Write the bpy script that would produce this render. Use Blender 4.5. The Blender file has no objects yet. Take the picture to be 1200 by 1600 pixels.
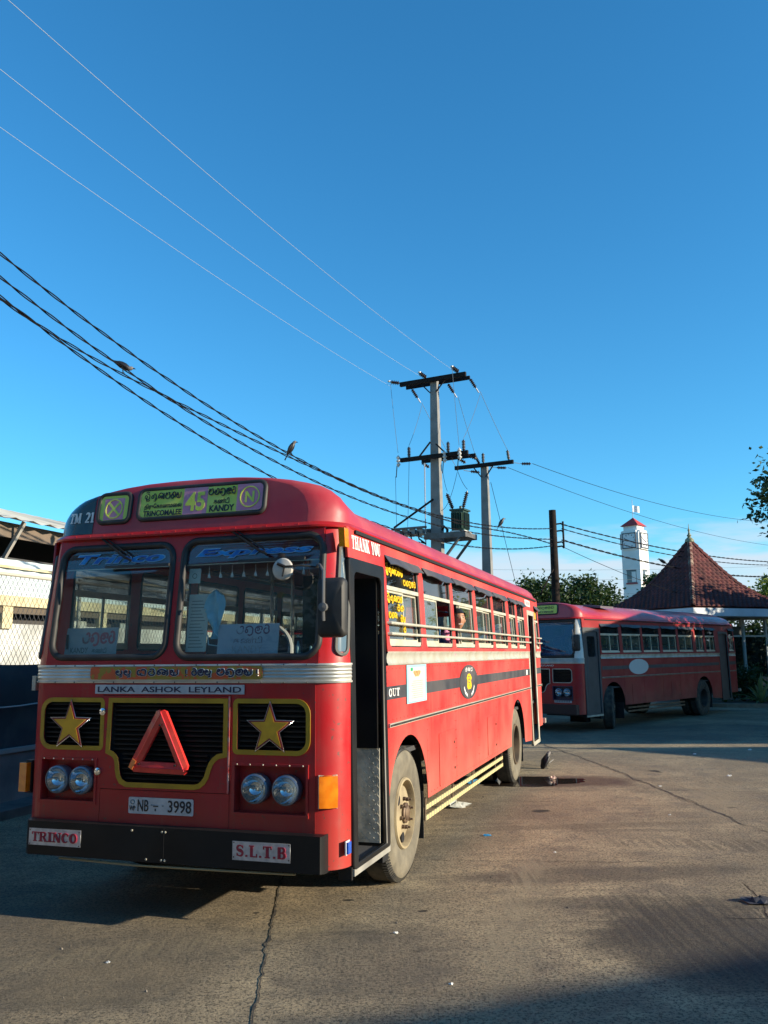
import bpy, bmesh, math, random
from math import sin, cos, pi, radians, sqrt, atan2
from mathutils import Vector, Matrix, noise
random.seed(7)
SC = bpy.context.scene
COL = SC.collection

# ------------------------------------------------------------------ camera
cd = bpy.data.cameras.new('camera')
cam = bpy.data.objects.new('camera', cd); COL.objects.link(cam); SC.camera = cam
cd.sensor_fit = 'VERTICAL'; cd.sensor_height = 36.0
cd.lens = 1347.96 / 1600 * 36.0
cd.clip_start = 0.05; cd.clip_end = 3000
PITCH, ROLL = 0.163459, -0.010176
f_ = Vector((0, cos(PITCH), sin(PITCH))); u_ = Vector((0, -sin(PITCH), cos(PITCH))); r_ = Vector((1, 0, 0))
ra = ROLL
r2 = r_ * cos(ra) + u_ * sin(ra); u2 = u_ * cos(ra) - r_ * sin(ra)
M = Matrix((r2, u2, -f_)).transposed().to_4x4(); M.translation = (0, 0, 1.8282)
cam.matrix_world = M

# ------------------------------------------------------------------ sky, sun, exposure
SUN_EL = radians(15.5); SUN_AZ = radians(107.8)            # azimuth clockwise from +Y
w = bpy.data.worlds.new('World'); SC.world = w; w.use_nodes = True
nt = w.node_tree; nt.nodes.clear()
N = nt.nodes.new; L = nt.links.new
out = N('ShaderNodeOutputWorld'); bg = N('ShaderNodeBackground'); sky = N('ShaderNodeTexSky')
sky.sky_type = 'NISHITA'; sky.sun_disc = False; sky.sun_elevation = SUN_EL; sky.sun_rotation = SUN_AZ
sky.air_density = 1.0; sky.dust_density = 0.15; sky.ozone_density = 3.0; sky.altitude = 0
gr = N('ShaderNodeMix'); gr.data_type = 'RGBA'; gr.blend_type = 'MULTIPLY'; gr.inputs[0].default_value = 1.0; gr.inputs[7].default_value = (.57, .99, 1.13, 1)
hs = N('ShaderNodeHueSaturation'); hs.inputs['Saturation'].default_value = 1.08; hs.inputs['Value'].default_value = 1.0
L(sky.outputs[0], gr.inputs[6]); L(gr.outputs[2], hs.inputs['Color'])
tc = N('ShaderNodeTexCoord'); sep = N('ShaderNodeSeparateXYZ'); L(tc.outputs['Generated'], sep.inputs[0])
mp = N('ShaderNodeMapping'); mp.inputs['Scale'].default_value = (3.0, 3.0, 16.0); L(tc.outputs['Generated'], mp.inputs[0])
nz = N('ShaderNodeTexNoise'); nz.inputs['Scale'].default_value = 1.3; nz.inputs['Detail'].default_value = 7; nz.inputs['Roughness'].default_value = .55
L(mp.outputs[0], nz.inputs[0])
def mrange(src, a, b, c, d, smooth=True):
    m = N('ShaderNodeMapRange'); m.inputs[1].default_value = a; m.inputs[2].default_value = b; m.inputs[3].default_value = c; m.inputs[4].default_value = d
    if smooth: m.interpolation_type = 'SMOOTHSTEP'
    L(src, m.inputs[0]); return m.outputs[0]
def mth(op, a, b):
    m = N('ShaderNodeMath'); m.operation = op
    for i, v in enumerate((a, b)):
        if hasattr(v, 'links'): L(v, m.inputs[i])
        else: m.inputs[i].default_value = v
    return m.outputs[0]
nzs = mth('MULTIPLY', mth('SUBTRACT', nz.outputs[0], .5), 0.16)
zz = mth('ADD', sep.outputs[2], nzs)
lowband = mrange(zz, 0.10, 0.128, 1.0, 0.0)                       # cloud bank hugging the horizon
wisps = mrange(nz.outputs[0], .35, .6, 0.6, 1.0)
cf = mth('MULTIPLY', mth('MULTIPLY', lowband, wisps), 1.0)
rs = mrange(sep.outputs[0], -0.1, 0.15, 0.25, 1.0)
cf = mth('MULTIPLY', cf, rs)
bgc = N('ShaderNodeBackground'); bgc.inputs[0].default_value = (.40, .47, .54, 1); bgc.inputs[1].default_value = 1.0
mx = N('ShaderNodeMixShader'); L(cf, mx.inputs[0]); L(bg.outputs[0], mx.inputs[1]); L(bgc.outputs[0], mx.inputs[2])
L(hs.outputs[0], bg.inputs[0]); bg.inputs[1].default_value = 0.128
L(mx.outputs[0], out.inputs[0])
sd = bpy.data.lights.new('sun', 'SUN'); sd.energy = 5.0; sd.angle = radians(.5); sd.color = (1.0, .86, .64)
so = bpy.data.objects.new('sun', sd); COL.objects.link(so)
SDIR = Vector((sin(SUN_AZ) * cos(SUN_EL), cos(SUN_AZ) * cos(SUN_EL), sin(SUN_EL)))
so.rotation_euler = SDIR.to_track_quat('Z', 'Y').to_euler(); so.location = (60, -20, 40)
SC.view_settings.view_transform = 'Standard'; SC.view_settings.look = 'None'
SC.view_settings.exposure = 0.80; SC.view_settings.gamma = 1.0; SC.view_settings.use_curve_mapping = False
SC.render.engine = 'CYCLES'
SC.cycles.max_bounces = 8; SC.cycles.transparent_max_bounces = 16
SC.cycles.use_denoising = True

# ------------------------------------------------------------------ materials
MATS = {}
def mat(name, c, rough=.6, metal=0.0, c2=None, scale=3.0, bump=0.0, bscale=40.0, dirt=None, dirt_amt=0.0, dscale=1.2, coat=0.0, detail=6, lo=.4, hi=.65, spec=.5, low=None):
    if name in MATS: return MATS[name]
    m = bpy.data.materials.new(name); m.use_nodes = True; t = m.node_tree; b = t.nodes['Principled BSDF']
    nn = t.nodes.new; ll = t.links.new
    b.inputs['Roughness'].default_value = rough; b.inputs['Metallic'].default_value = metal
    b.inputs['Coat Weight'].default_value = coat; b.inputs['Specular IOR Level'].default_value = spec
    co = nn('ShaderNodeTexCoord'); src = None
    def noisef(s, d=6):
        n = nn('ShaderNodeTexNoise'); n.inputs['Scale'].default_value = s; n.inputs['Detail'].default_value = d; ll(co.outputs['Object'], n.inputs[0]); return n.outputs[0]
    def mixc(f, a, bb):
        x = nn('ShaderNodeMix'); x.data_type = 'RGBA'
        ll(f, x.inputs[0])
        for i, v in ((6, a), (7, bb)):
            if isinstance(v, tuple): x.inputs[i].default_value = (*v, 1)
            else: ll(v, x.inputs[i])
        return x.outputs[2]
    def mr(v, a, bb, c_, d):
        x = nn('ShaderNodeMapRange'); x.inputs[1].default_value = a; x.inputs[2].default_value = bb; x.inputs[3].default_value = c_; x.inputs[4].default_value = d; ll(v, x.inputs[0]); return x.outputs[0]
    cur = c
    if c2: cur = mixc(mr(noisef(scale, detail), lo, hi, 0, 1), c, c2)
    if dirt:
        cur = mixc(mr(noisef(dscale, 9), .42, .75, 0, dirt_amt), cur, dirt)
        ll(mr(noisef(dscale, 9), .42, .75, rough, min(1, rough + .35)), b.inputs['Roughness'])
    if low:
        cur = mixc(mr(noisef(34, 3), .665, .69, 0, .8), cur, (.09, .05, .04))             # paint chips
        cur = mixc(mr(noisef(1.1, 3), .50, .56, 0, .16), cur, tuple(min(1, q * 1.5 + .02) for q in c))   # touched-up patches
    if low:                                                   # road dust settled on the lower panels
        sp_ = nn('ShaderNodeSeparateXYZ'); ll(co.outputs['Object'], sp_.inputs[0]); ad_ = nn('ShaderNodeMath'); ad_.operation = 'MULTIPLY_ADD'; ad_.inputs[1].default_value = .9; ll(noisef(2.2, 7), ad_.inputs[0]); ll(sp_.outputs[2], ad_.inputs[2])
        cur = mixc(mr(ad_.outputs[0], low[0], low[1], low[3], 0), cur, low[2])
        st_ = nn('ShaderNodeMapping'); st_.inputs['Scale'].default_value = (9, 9, .5); ll(co.outputs['Object'], st_.inputs[0]); ns = nn('ShaderNodeTexNoise'); ns.inputs['Scale'].default_value = 2.2; ns.inputs['Detail'].default_value = 5; ll(st_.outputs[0], ns.inputs[0])
        cur = mixc(mr(ns.outputs[0], .56, .72, 0, .22), cur, low[2])                       # rain streaks
    if isinstance(cur, tuple): b.inputs['Base Color'].default_value = (*cur, 1)
    else: ll(cur, b.inputs['Base Color'])
    if bump:
        bp = nn('ShaderNodeBump'); bp.inputs['Strength'].default_value = bump; bp.inputs['Distance'].default_value = .02
        ll(noisef(bscale, 4), bp.inputs['Height']); ll(bp.outputs[0], b.inputs['Normal'])
    MATS[name] = m; return m
def glass(name, tint, gloss=1.0, dust=(0.3, .3, .28), dustf=0.05):
    if name in MATS: return MATS[name]
    m = bpy.data.materials.new(name); m.use_nodes = True; t = m.node_tree; t.nodes.clear(); nn = t.nodes.new; ll = t.links.new
    o = nn('ShaderNodeOutputMaterial'); tr = nn('ShaderNodeBsdfTransparent'); tr.inputs[0].default_value = (*tint, 1)
    gl = nn('ShaderNodeBsdfGlossy'); gl.inputs[1].default_value = .02; gl.inputs[0].default_value = (gloss,) * 3 + (1,)
    df = nn('ShaderNodeBsdfDiffuse'); df.inputs[0].default_value = (*dust, 1)
    ge = nn('ShaderNodeNewGeometry'); dt = nn('ShaderNodeVectorMath'); dt.operation = 'DOT_PRODUCT'; ll(ge.outputs['Normal'], dt.inputs[0]); ll(ge.outputs['Incoming'], dt.inputs[1])
    def mm(op, a, b_=0.0):
        x = nn('ShaderNodeMath'); x.operation = op
        for i, v in enumerate((a, b_)):
            if hasattr(v, 'links'): ll(v, x.inputs[i])
            else: x.inputs[i].default_value = v
        return x
    pw = mm('POWER', mm('SUBTRACT', 1.0, mm('ABSOLUTE', dt.outputs['Value']).outputs[0]).outputs[0], 5.0)     # Schlick reflectance of one surface
    ad = mm('MULTIPLY_ADD', pw.outputs[0], .95); ad.inputs[2].default_value = .045; ad.use_clamp = True
    n = nn('ShaderNodeTexNoise'); n.inputs['Scale'].default_value = 3; n.inputs['Detail'].default_value = 8
    co = nn('ShaderNodeTexCoord'); ll(co.outputs['Object'], n.inputs[0])
    mr = nn('ShaderNodeMapRange'); mr.inputs[1].default_value = .35; mr.inputs[2].default_value = .75; mr.inputs[3].default_value = dustf * .4; mr.inputs[4].default_value = dustf * 1.8; ll(n.outputs[0], mr.inputs[0])
    m1 = nn('ShaderNodeMixShader'); ll(mr.outputs[0], m1.inputs[0]); ll(tr.outputs[0], m1.inputs[1]); ll(df.outputs[0], m1.inputs[2])
    m2 = nn('ShaderNodeMixShader'); ll(ad.outputs[0], m2.inputs[0]); ll(m1.outputs[0], m2.inputs[1]); ll(gl.outputs[0], m2.inputs[2]); ll(m2.outputs[0], o.inputs[0])
    MATS[name] = m; return m

RED = mat('bus_red_paint', (.40, .006, .011), .36, c2=(.46, .013, .015), scale=1.4, dirt=(.24, .035, .03), dirt_amt=.5, dscale=2.4, coat=.12, bump=.22, bscale=3.2, spec=.35, low=(.9, 1.5, (.22, .09, .06), .35))  # darker than the side paint; part of the front's shade is painted in
REDSIDE = mat('bus_red_sun_faded_paint', (.50, .024, .022), .5, c2=(.55, .045, .036), scale=.9, dirt=(.44, .12, .085), dirt_amt=.5, dscale=1.6, coat=.06, bump=.30, bscale=2.6, low=(.9, 1.6, (.44, .15, .10), .5))
REDROOF = mat('bus_red_chalky_roof_paint', (.34, .014, .022), .45, c2=(.40, .035, .045), scale=1.1, dirt=(.36, .11, .11), dirt_amt=.5, dscale=2.6, coat=.1, bump=.22, bscale=3)
SILVER = mat('brushed_aluminium_trim', (.62, .61, .56), .38, .75, c2=(.48, .47, .42), scale=5, dirt=(.35, .31, .24), dirt_amt=.4, dscale=3)
DULLSIL = mat('dusty_aluminium', (.50, .49, .42), .5, .35, c2=(.40, .38, .31), scale=6, dirt=(.33, .29, .21), dirt_amt=.6, dscale=3)
FRAME = mat('window_frame_aluminium', (.60, .58, .47), .5, .35, c2=(.50, .47, .36), scale=6)
BLACK = mat('black_paint', (.007, .007, .008), .42, c2=(.012, .012, .012), scale=3, dirt=(.035, .03, .025), dirt_amt=.25, spec=.28)
RUBBER = mat('black_rubber', (.014, .014, .014), .6, c2=(.03, .029, .027), scale=8)
MATTB = mat('matt_black', (.006, .006, .007), .8)
CHAR = mat('charcoal_stripe_paint', (.035, .037, .045), .5, c2=(.06, .06, .065), scale=6, dirt=(.16, .13, .11), dirt_amt=.3)
TYRE = mat('dusty_tyre_rubber', (.13, .115, .085), .9, c2=(.20, .175, .125), scale=7, bump=.2, bscale=60, dirt=(.05, .046, .04), dirt_amt=.45, dscale=3)
TREAD = mat('tyre_tread_rubber', (.035, .033, .03), .85, c2=(.09, .08, .06), scale=9)
RIM = mat('dusty_wheel_steel', (.36, .29, .17), .7, c2=(.27, .215, .13), scale=7, bump=.1, dirt=(.12, .09, .06), dirt_amt=.5, dscale=5)
RUSTY = mat('greasy_hub_steel', (.11, .07, .045), .55, .3, c2=(.19, .13, .08), scale=20)
YEL = mat('grille_yellow_paint', (.46, .25, .012), .4, c2=(.38, .20, .012), scale=8)
STARY = mat('star_yellow', (.78, .38, .02), .35, c2=(.62, .28, .02), scale=9)
CHROME = mat('chrome', (.75, .76, .78), .12, 1.0)
AMBER = mat('amber_lens', (.85, .24, .01), .18, c2=(.70, .16, .005), scale=14, coat=.8)
BLUEL = mat('blue_lens', (.01, .09, .5), .2, coat=.8)
REFRED = mat('reflector_red', (.78, .035, .03), .28, c2=(.60, .03, .025), scale=18, coat=.5)
REFOR = mat('reflector_orange_patch', (.95, .22, .05), .3, coat=.5)
WHITE = mat('white_lettering', (.74, .73, .69), .55, c2=(.6, .58, .54), scale=10)
PLATEW = mat('number_plate_white', (.50, .54, .58), .35, .3, c2=(.40, .44, .48), scale=12)
INK = mat('black_lettering', (.012, .014, .02), .45)
NAVY = mat('navy_lettering', (.012, .014, .05), .45)
STENC = mat('maroon_stencil_paint', (.30, .01, .03), .5, c2=(.36, .03, .05), scale=20)
GALV = mat('riveted_sign_alloy', (.58, .58, .60), .4, .5, c2=(.42, .42, .44), scale=22)
SGREEN = mat('destination_panel_lime', (.50, .60, .07), .45, c2=(.54, .62, .12), scale=5)
SPINK = mat('destination_panel_pink', (.56, .20, .30), .45, c2=(.60, .27, .35), scale=9)
ORST = mat('orange_sticker', (.62, .10, .03), .4, c2=(.34, .22, .03), scale=11, lo=.5, hi=.53)
REDB = mat('bus_shade_darkened_red', (.24, .009, .013), .4, c2=(.31, .016, .02), scale=1.2, dirt=(.2, .05, .04), dirt_amt=.4, dscale=1.6, bump=.2, bscale=3, spec=.35, low=(.9, 1.5, (.16, .07, .05), .5))  # second bus: its shade is deepened by this darker body colour
WBLUE = mat('windscreen_blue_lettering', (.008, .085, .36), .3, c2=(.015, .24, .58), scale=16)
WCYAN = mat('windscreen_pale_outline', (.26, .48, .62), .4)
FILM = glass('windscreen_maroon_film', (.30, .08, .11), .0, (.15, .014, .03), .8)
WYEL = mat('yellow_window_lettering', (.85, .52, .01), .45)
PAPER = mat('paper_notice', (.50, .54, .48), .7, c2=(.44, .48, .44), scale=6)
PAPERC = mat('pale_blue_poster_paper', (.26, .50, .56), .55, c2=(.34, .54, .58), scale=2)
GREYINK = mat('faded_grey_print', (.16, .18, .19), .6)
BOARDM = mat('grey_board', (.33, .37, .38), .6, c2=(.26, .30, .31), scale=7)
TREADP = mat('chequer_plate_steel', (.72, .68, .57), .45, .25, c2=(.52, .485, .40), scale=12, dirt=(.12, .11, .09), dirt_amt=.6, dscale=8)
INTER = mat('bus_interior_grey', (.30, .31, .30), .7, c2=(.24, .25, .24), scale=3)
INTDARK = mat('bus_interior_dark', (.05, .05, .052), .8)
SEATM = mat('seat_vinyl_blue', (.03, .06, .16), .5, c2=(.05, .09, .22), scale=6)
SEATR = mat('engine_cover_red_vinyl', (.40, .03, .03), .5, c2=(.30, .02, .02), scale=6)
POLEM = mat('steel_grab_pole', (.6, .62, .64), .25, .9)
CLOTHB = mat('pale_blue_cloth', (.20, .46, .58), .8, c2=(.28, .55, .66), scale=14)
LENSG = mat('headlamp_reflector', (.52, .54, .56), .06, .97)
WGLASS = glass('windscreen_glass', (.94, .96, .95), 1.0, (.30, .31, .28), .035)
SGLASS = glass('side_window_glass', (.74, .80, .78), 1.0, (.20, .23, .20), .16)
TGLASS = glass('tinted_top_glass', (.34, .36, .38), 1.0, (.05, .055, .06), .30)

# ------------------------------------------------------------------ mesh helpers
class MB:
    def __init__(s): s.v = []; s.f = []; s.m = []; s.mi = 0
    def add(s, vs, fs):
        o = len(s.v); s.v += [tuple(p) for p in vs]
        for f in fs: s.f.append(tuple(i + o for i in f)); s.m.append(s.mi)
        return s
    def box(s, a, b, fn=None):
        (x0, y0, z0), (x1, y1, z1) = a, b
        vs = [(x0, y0, z0), (x1, y0, z0), (x1, y1, z0), (x0, y1, z0), (x0, y0, z1), (x1, y0, z1), (x1, y1, z1), (x0, y1, z1)]
        if fn: vs = [fn(*p) for p in vs]
        return s.add(vs, [(0, 3, 2, 1), (4, 5, 6, 7), (0, 1, 5, 4), (1, 2, 6, 5), (2, 3, 7, 6), (3, 0, 4, 7)])
    def tube(s, pts, r, n=6, cap=True, closed=False, rr=None):
        pts = [Vector(p) for p in pts]; k = len(pts); vs = []; prev = None
        for i, p in enumerate(pts):
            if closed: d = pts[(i + 1) % k] - pts[i - 1]
            else: d = pts[min(i + 1, k - 1)] - pts[max(i - 1, 0)]
            if d.length < 1e-9: d = Vector((0, 0, 1))
            d.normalize()
            if prev is None: a = Vector((0, 0, 1)) if abs(d.z) < .9 else Vector((1, 0, 0))
            else: a = prev
            x = a - d * a.dot(d)
            if x.length < 1e-6: x = d.orthogonal()
            x.normalize(); prev = x; y = d.cross(x)
            ri = (rr[i] if rr else r)
            for j in range(n):
                t = 2 * pi * j / n + (pi / n); vs.append(p + (x * cos(t) + y * sin(t)) * ri)
        fs = []
        for i in range(k if closed else k - 1):
            for j in range(n):
                a0 = i * n + j; a1 = i * n + (j + 1) % n; b0 = ((i + 1) % k) * n + j; b1 = ((i + 1) % k) * n + (j + 1) % n
                fs.append((a0, b0, b1, a1)[::-1])
        if cap and not closed: fs.append(tuple(range(n))[::-1]); fs.append(tuple((k - 1) * n + j for j in range(n)))
        return s.add(vs, fs)
    def bar(s, a, b, w, h, up=(0, 0, 1)):
        a, b = Vector(a), Vector(b); d = (b - a).normalized(); u = Vector(up); u = u - d * u.dot(d)
        if u.length < 1e-5: u = d.orthogonal()
        u.normalize(); r = d.cross(u); vs = []
        for p in (a, b):
            for i, j in ((-1, -1), (1, -1), (1, 1), (-1, 1)): vs.append(p + r * (i * w / 2) + u * (j * h / 2))
        return s.add(vs, [(0, 1, 2, 3)[::-1], (4, 5, 6, 7), (0, 1, 5, 4), (1, 2, 6, 5), (2, 3, 7, 6), (3, 0, 4, 7)])
    def lathe(s, prof, axis='z', o=(0, 0, 0), n=24, cap=True):
        """prof: list of (radius, height) along axis"""
        vs = []
        for (r, h) in prof:
            for j in range(n):
                t = 2 * pi * j / n; a, b = r * cos(t), r * sin(t)
                p = {'z': (a, b, h), 'x': (h, a, b), 'y': (a, h, b)}[axis]; vs.append((p[0] + o[0], p[1] + o[1], p[2] + o[2]))
        fs = []
        for i in range(len(prof) - 1):
            for j in range(n): fs.append((i * n + j, i * n + (j + 1) % n, (i + 1) * n + (j + 1) % n, (i + 1) * n + j))
        if cap:
            fs.append(tuple(range(n))[::-1]); fs.append(tuple((len(prof) - 1) * n + j for j in range(n)))
        return s.add(vs, fs)
    def grid(s, rows):
        k = len(rows[0]); vs = [p for r in rows for p in r]; fs = []
        for i in range(len(rows) - 1):
            for j in range(k - 1): fs.append((i * k + j, i * k + j + 1, (i + 1) * k + j + 1, (i + 1) * k + j))
        return s.add(vs, fs)
    def build(s, name, mats, parent=None, smooth=False, recalc=True):
        me = bpy.data.meshes.new(name); me.from_pydata(s.v, [], s.f)
        if not isinstance(mats, (list, tuple)): mats = [mats]
        for m in mats: me.materials.append(m)
        if len(mats) > 1: me.polygons.foreach_set('material_index', s.m)
        if recalc:
            bm = bmesh.new(); bm.from_mesh(me); bmesh.ops.recalc_face_normals(bm, faces=bm.faces); bm.to_mesh(me); bm.free()
        if smooth: shade(me, smooth if not isinstance(smooth, bool) else 40)
        return link(name, me, parent)
def shade(me, ang=40):
    me.polygons.foreach_set('use_smooth', [True] * len(me.polygons)); me.set_sharp_from_angle(angle=radians(ang))
def link(name, me, parent=None):
    o = bpy.data.objects.new(name, me); COL.objects.link(o)
    if parent: o.parent = parent
    return o
def thing(name, label, cat, loc=(0, 0, 0), rz=0.0, group=None):
    o = bpy.data.objects.new(name, None); COL.objects.link(o); o.location = loc; o.rotation_euler = (0, 0, rz)
    o.empty_display_size = .2
    return tag(o, label, cat, group)
def tag(o, label, cat, group=None):
    o['label'] = label; o['category'] = cat
    if group: o['group'] = group
    return o
def kind(o, k): o['kind'] = k; return o

_curve = {}
def curve_mesh(loops, t):
    cu = bpy.data.curves.new('tmp', 'CURVE'); cu.dimensions = '2D'; cu.fill_mode = 'BOTH'; cu.extrude = t / 2
    for pts in loops:
        sp = cu.splines.new('POLY'); sp.points.add(len(pts) - 1)
        for a, b in zip(sp.points, pts): a.co = (b[0], b[1], 0, 1)
        sp.use_cyclic_u = True
    o = bpy.data.objects.new('tmp', cu); me = bpy.data.meshes.new_from_object(o)
    bpy.data.objects.remove(o); bpy.data.curves.remove(cu); return me
def plate(name, loops, t, fn, m, parent=None, off=None):
    """flat plate with holes, (u, v, depth) pushed through fn"""
    me = curve_mesh(loops, t)
    dd = t / 2 if off is None else off
    for v in me.vertices: v.co = fn(v.co.x, v.co.y, v.co.z + dd - t / 2 + t / 2)
    bm = bmesh.new(); bm.from_mesh(me); bmesh.ops.remove_doubles(bm, verts=bm.verts, dist=1e-5); bmesh.ops.recalc_face_normals(bm, faces=bm.faces); bm.to_mesh(me); bm.free()
    me.materials.clear(); me.materials.append(m); me.name = name
    return link(name, me, parent)
def rrect(x0, z0, x1, z1, r=.05, n=5, r4=None):
    rr = r4 or (r, r, r, r); P = []
    for (cx, cz, a0, q) in ((x1, z0, -90, rr[1]), (x1, z1, 0, rr[2]), (x0, z1, 90, rr[3]), (x0, z0, 180, rr[0])):
        sx = -1 if cx == x1 else 1; sz = -1 if cz == z1 else 1
        if q <= 0: P.append((cx, cz)); continue
        for i in range(n + 1):
            a = radians(a0 + 90 * i / n); P.append((cx + sx * q + q * cos(a), cz + sz * q + q * sin(a)))
    return P
def rect(x0, z0, x1, z1): return [(x0, z0), (x1, z0), (x1, z1), (x0, z1)]
def text_mesh(body, h, bold=0.0, t=.002, width=None, align='C', shear=0.0):
    c = bpy.data.curves.new('txt', 'FONT'); c.body = body; c.extrude = t / 2; c.offset = bold; c.shear = shear; c.resolution_u = 3
    o = bpy.data.objects.new('txt', c); me = bpy.data.meshes.new_from_object(o); bpy.data.objects.remove(o); bpy.data.curves.remove(c)
    X = [v.co.x for v in me.vertices]; Y = [v.co.y for v in me.vertices]
    if not X: return me
    x0, x1, y0, y1 = min(X), max(X), min(Y), max(Y); sy = h / (y1 - y0); sx = (width / (x1 - x0)) if width else sy
    ox = {'C': (x0 + x1) / 2, 'L': x0}[align]
    for v in me.vertices: v.co = ((v.co.x - ox) * sx, (v.co.y - y0) * sy, v.co.z)
    return me
def put_text(name, body, h, x, z, fn, m, parent, width=None, bold=0.0, rise=.004, align='C', shear=0.0):
    me = text_mesh(body, h, bold, .002, width, align, shear)
    for v in me.vertices: v.co = fn(v.co.x + x, v.co.y + z, v.co.z + rise)
    me.materials.clear(); me.materials.append(m)
    return link(name, me, parent)
def strokes(polys, fn, mb=None, rise=.004, t=.0025):
    """polys: list of (points, width). thin ribbons with a little thickness"""
    mb = mb or MB()
    for k, (pts, wd) in enumerate(polys):
        p = [Vector((a[0], a[1])) for a in pts]; n = len(p); ws = wd if isinstance(wd, (list, tuple)) else [wd] * n
        le, ri = [], []
        for i in range(n):
            d = p[min(i + 1, n - 1)] - p[max(i - 1, 0)]
            if d.length < 1e-9: d = Vector((1, 0))
            d.normalize(); q = Vector((-d.y, d.x)) * ws[i] / 2
            le.append(p[i] + q); ri.append(p[i] - q)
        h = rise + t + .00025 * k; vs = []
        for a, b in zip(le, ri): vs += [fn(a.x, a.y, h), fn(b.x, b.y, h), fn(a.x, a.y, rise - .001), fn(b.x, b.y, rise - .001)]
        fs = []
        for i in range(n - 1):
            o, q = 4 * i, 4 * i + 4
            fs += [(o, q, q + 1, o + 1), (o, o + 2, q + 2, q), (o + 1, q + 1, q + 3, o + 3)]
        fs += [(0, 1, 3, 2), (4 * n - 4, 4 * n - 2, 4 * n - 1, 4 * n - 3)]
        mb.add(vs, fs)
    return mb
def arc(cx, cy, rx, ry, a0, a1, n=12): return [(cx + rx * cos(radians(a0 + (a1 - a0) * i / n)), cy + ry * sin(radians(a0 + (a1 - a0) * i / n))) for i in range(n + 1)]
# Sinhala letters as pen strokes, each in a cell about one unit high: (advance, [strokes])
SIN = {
 'ma': (1.0, [arc(.27, .72, .15, .15, 0, 360, 10), arc(.5, .42, .42, .42, 140, 400, 16), arc(.72, .78, .14, .12, -60, 150, 6)]),
 'ha': (.95, [arc(.28, .5, .14, .16, 0, 360, 10), arc(.46, .42, .4, .42, 170, 372, 14), arc(.66, .66, .2, .22, -30, 160, 8)]),
 'nu': (1.1, [arc(.2, .3, .15, .18, 0, 360, 10), arc(.52, .45, .45, .42, 160, 0, 12), [(.97, .45), (.96, .1), (.85, -.12), (.6, -.22), (.38, -.12)]]),
 'wa': (.92, [arc(.45, .42, .4, .42, 70, 330, 14), arc(.4, .52, .16, .16, -150, 160, 10), arc(.68, .6, .2, .24, -60, 120, 8)]),
 'ra': (.8, [arc(.38, .32, .32, .32, 95, 420, 14), [(.62, .5), (.66, .75), (.55, .95), (.35, 1.0), (.18, .9)]]),
 'thri': (1.25, [arc(.3, .45, .22, .22, 0, 360, 12), arc(.72, .45, .3, .42, 200, 480, 14), arc(.6, 1.0, .3, .14, 0, 180, 8), [(.3, .2), (.5, -.16), (.85, -.2), (1.1, -.05)]]),
 'ku': (1.2, [arc(.25, .4, .2, .24, 0, 360, 12), arc(.68, .42, .24, .42, 180, -90, 12), [(.92, .4), (1.05, .1), (.9, -.2), (.55, -.22)]]),
 'na': (1.3, [arc(.24, .35, .18, .2, 0, 360, 10), arc(.55, .48, .45, .4, 170, 0, 12), arc(.78, .3, .16, .18, 0, 360, 10), [(1.15, .85), (1.18, .1), (1.05, 0)]]),
 'la': (1.0, [arc(.32, .32, .26, .32, 120, 400, 12), arc(.6, .5, .32, .42, -60, 150, 12), arc(.32, .6, .12, .12, 0, 360, 8)]),
 'ya': (1.0, [arc(.2, .62, .14, .16, 0, 360, 9), [(.06, .6), (.08, .2), (.3, 0), (.62, 0), (.84, .2), (.86, .85)], [(.46, .02), (.46, .5)]]),
 'bu': (1.0, [arc(.45, .45, .4, .4, 140, 400, 14), arc(.3, .6, .12, .12, 0, 360, 8), [(.75, .2), (.8, -.2), (.5, -.25)]]),
 'sa': (1.1, [arc(.25, .42, .2, .36, 70, 350, 10), [(.45, .4), (.46, .0), (.9, .0), (.95, .85)], arc(.7, .75, .2, .14, 0, 180, 6)]),
 'ex': (.5, [[(.25, .9), (.25, .3)], [(.25, .12), (.25, -.02)]]),
 'sp': (.4, []),
}
def sinhala(word, x0, z0, x1, h, wd=.11):
    adv = sum(SIN[k][0] for k in word) + .12 * (len(word) - 1); sx = (x1 - x0) / adv; P = []; x = x0
    for k in word:
        a, st = SIN[k]
        for s in st: P.append(([(x + p[0] * sx, z0 + p[1] * h) for p in s], wd * h))
        x += (a + .12) * sx
    return P
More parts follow.
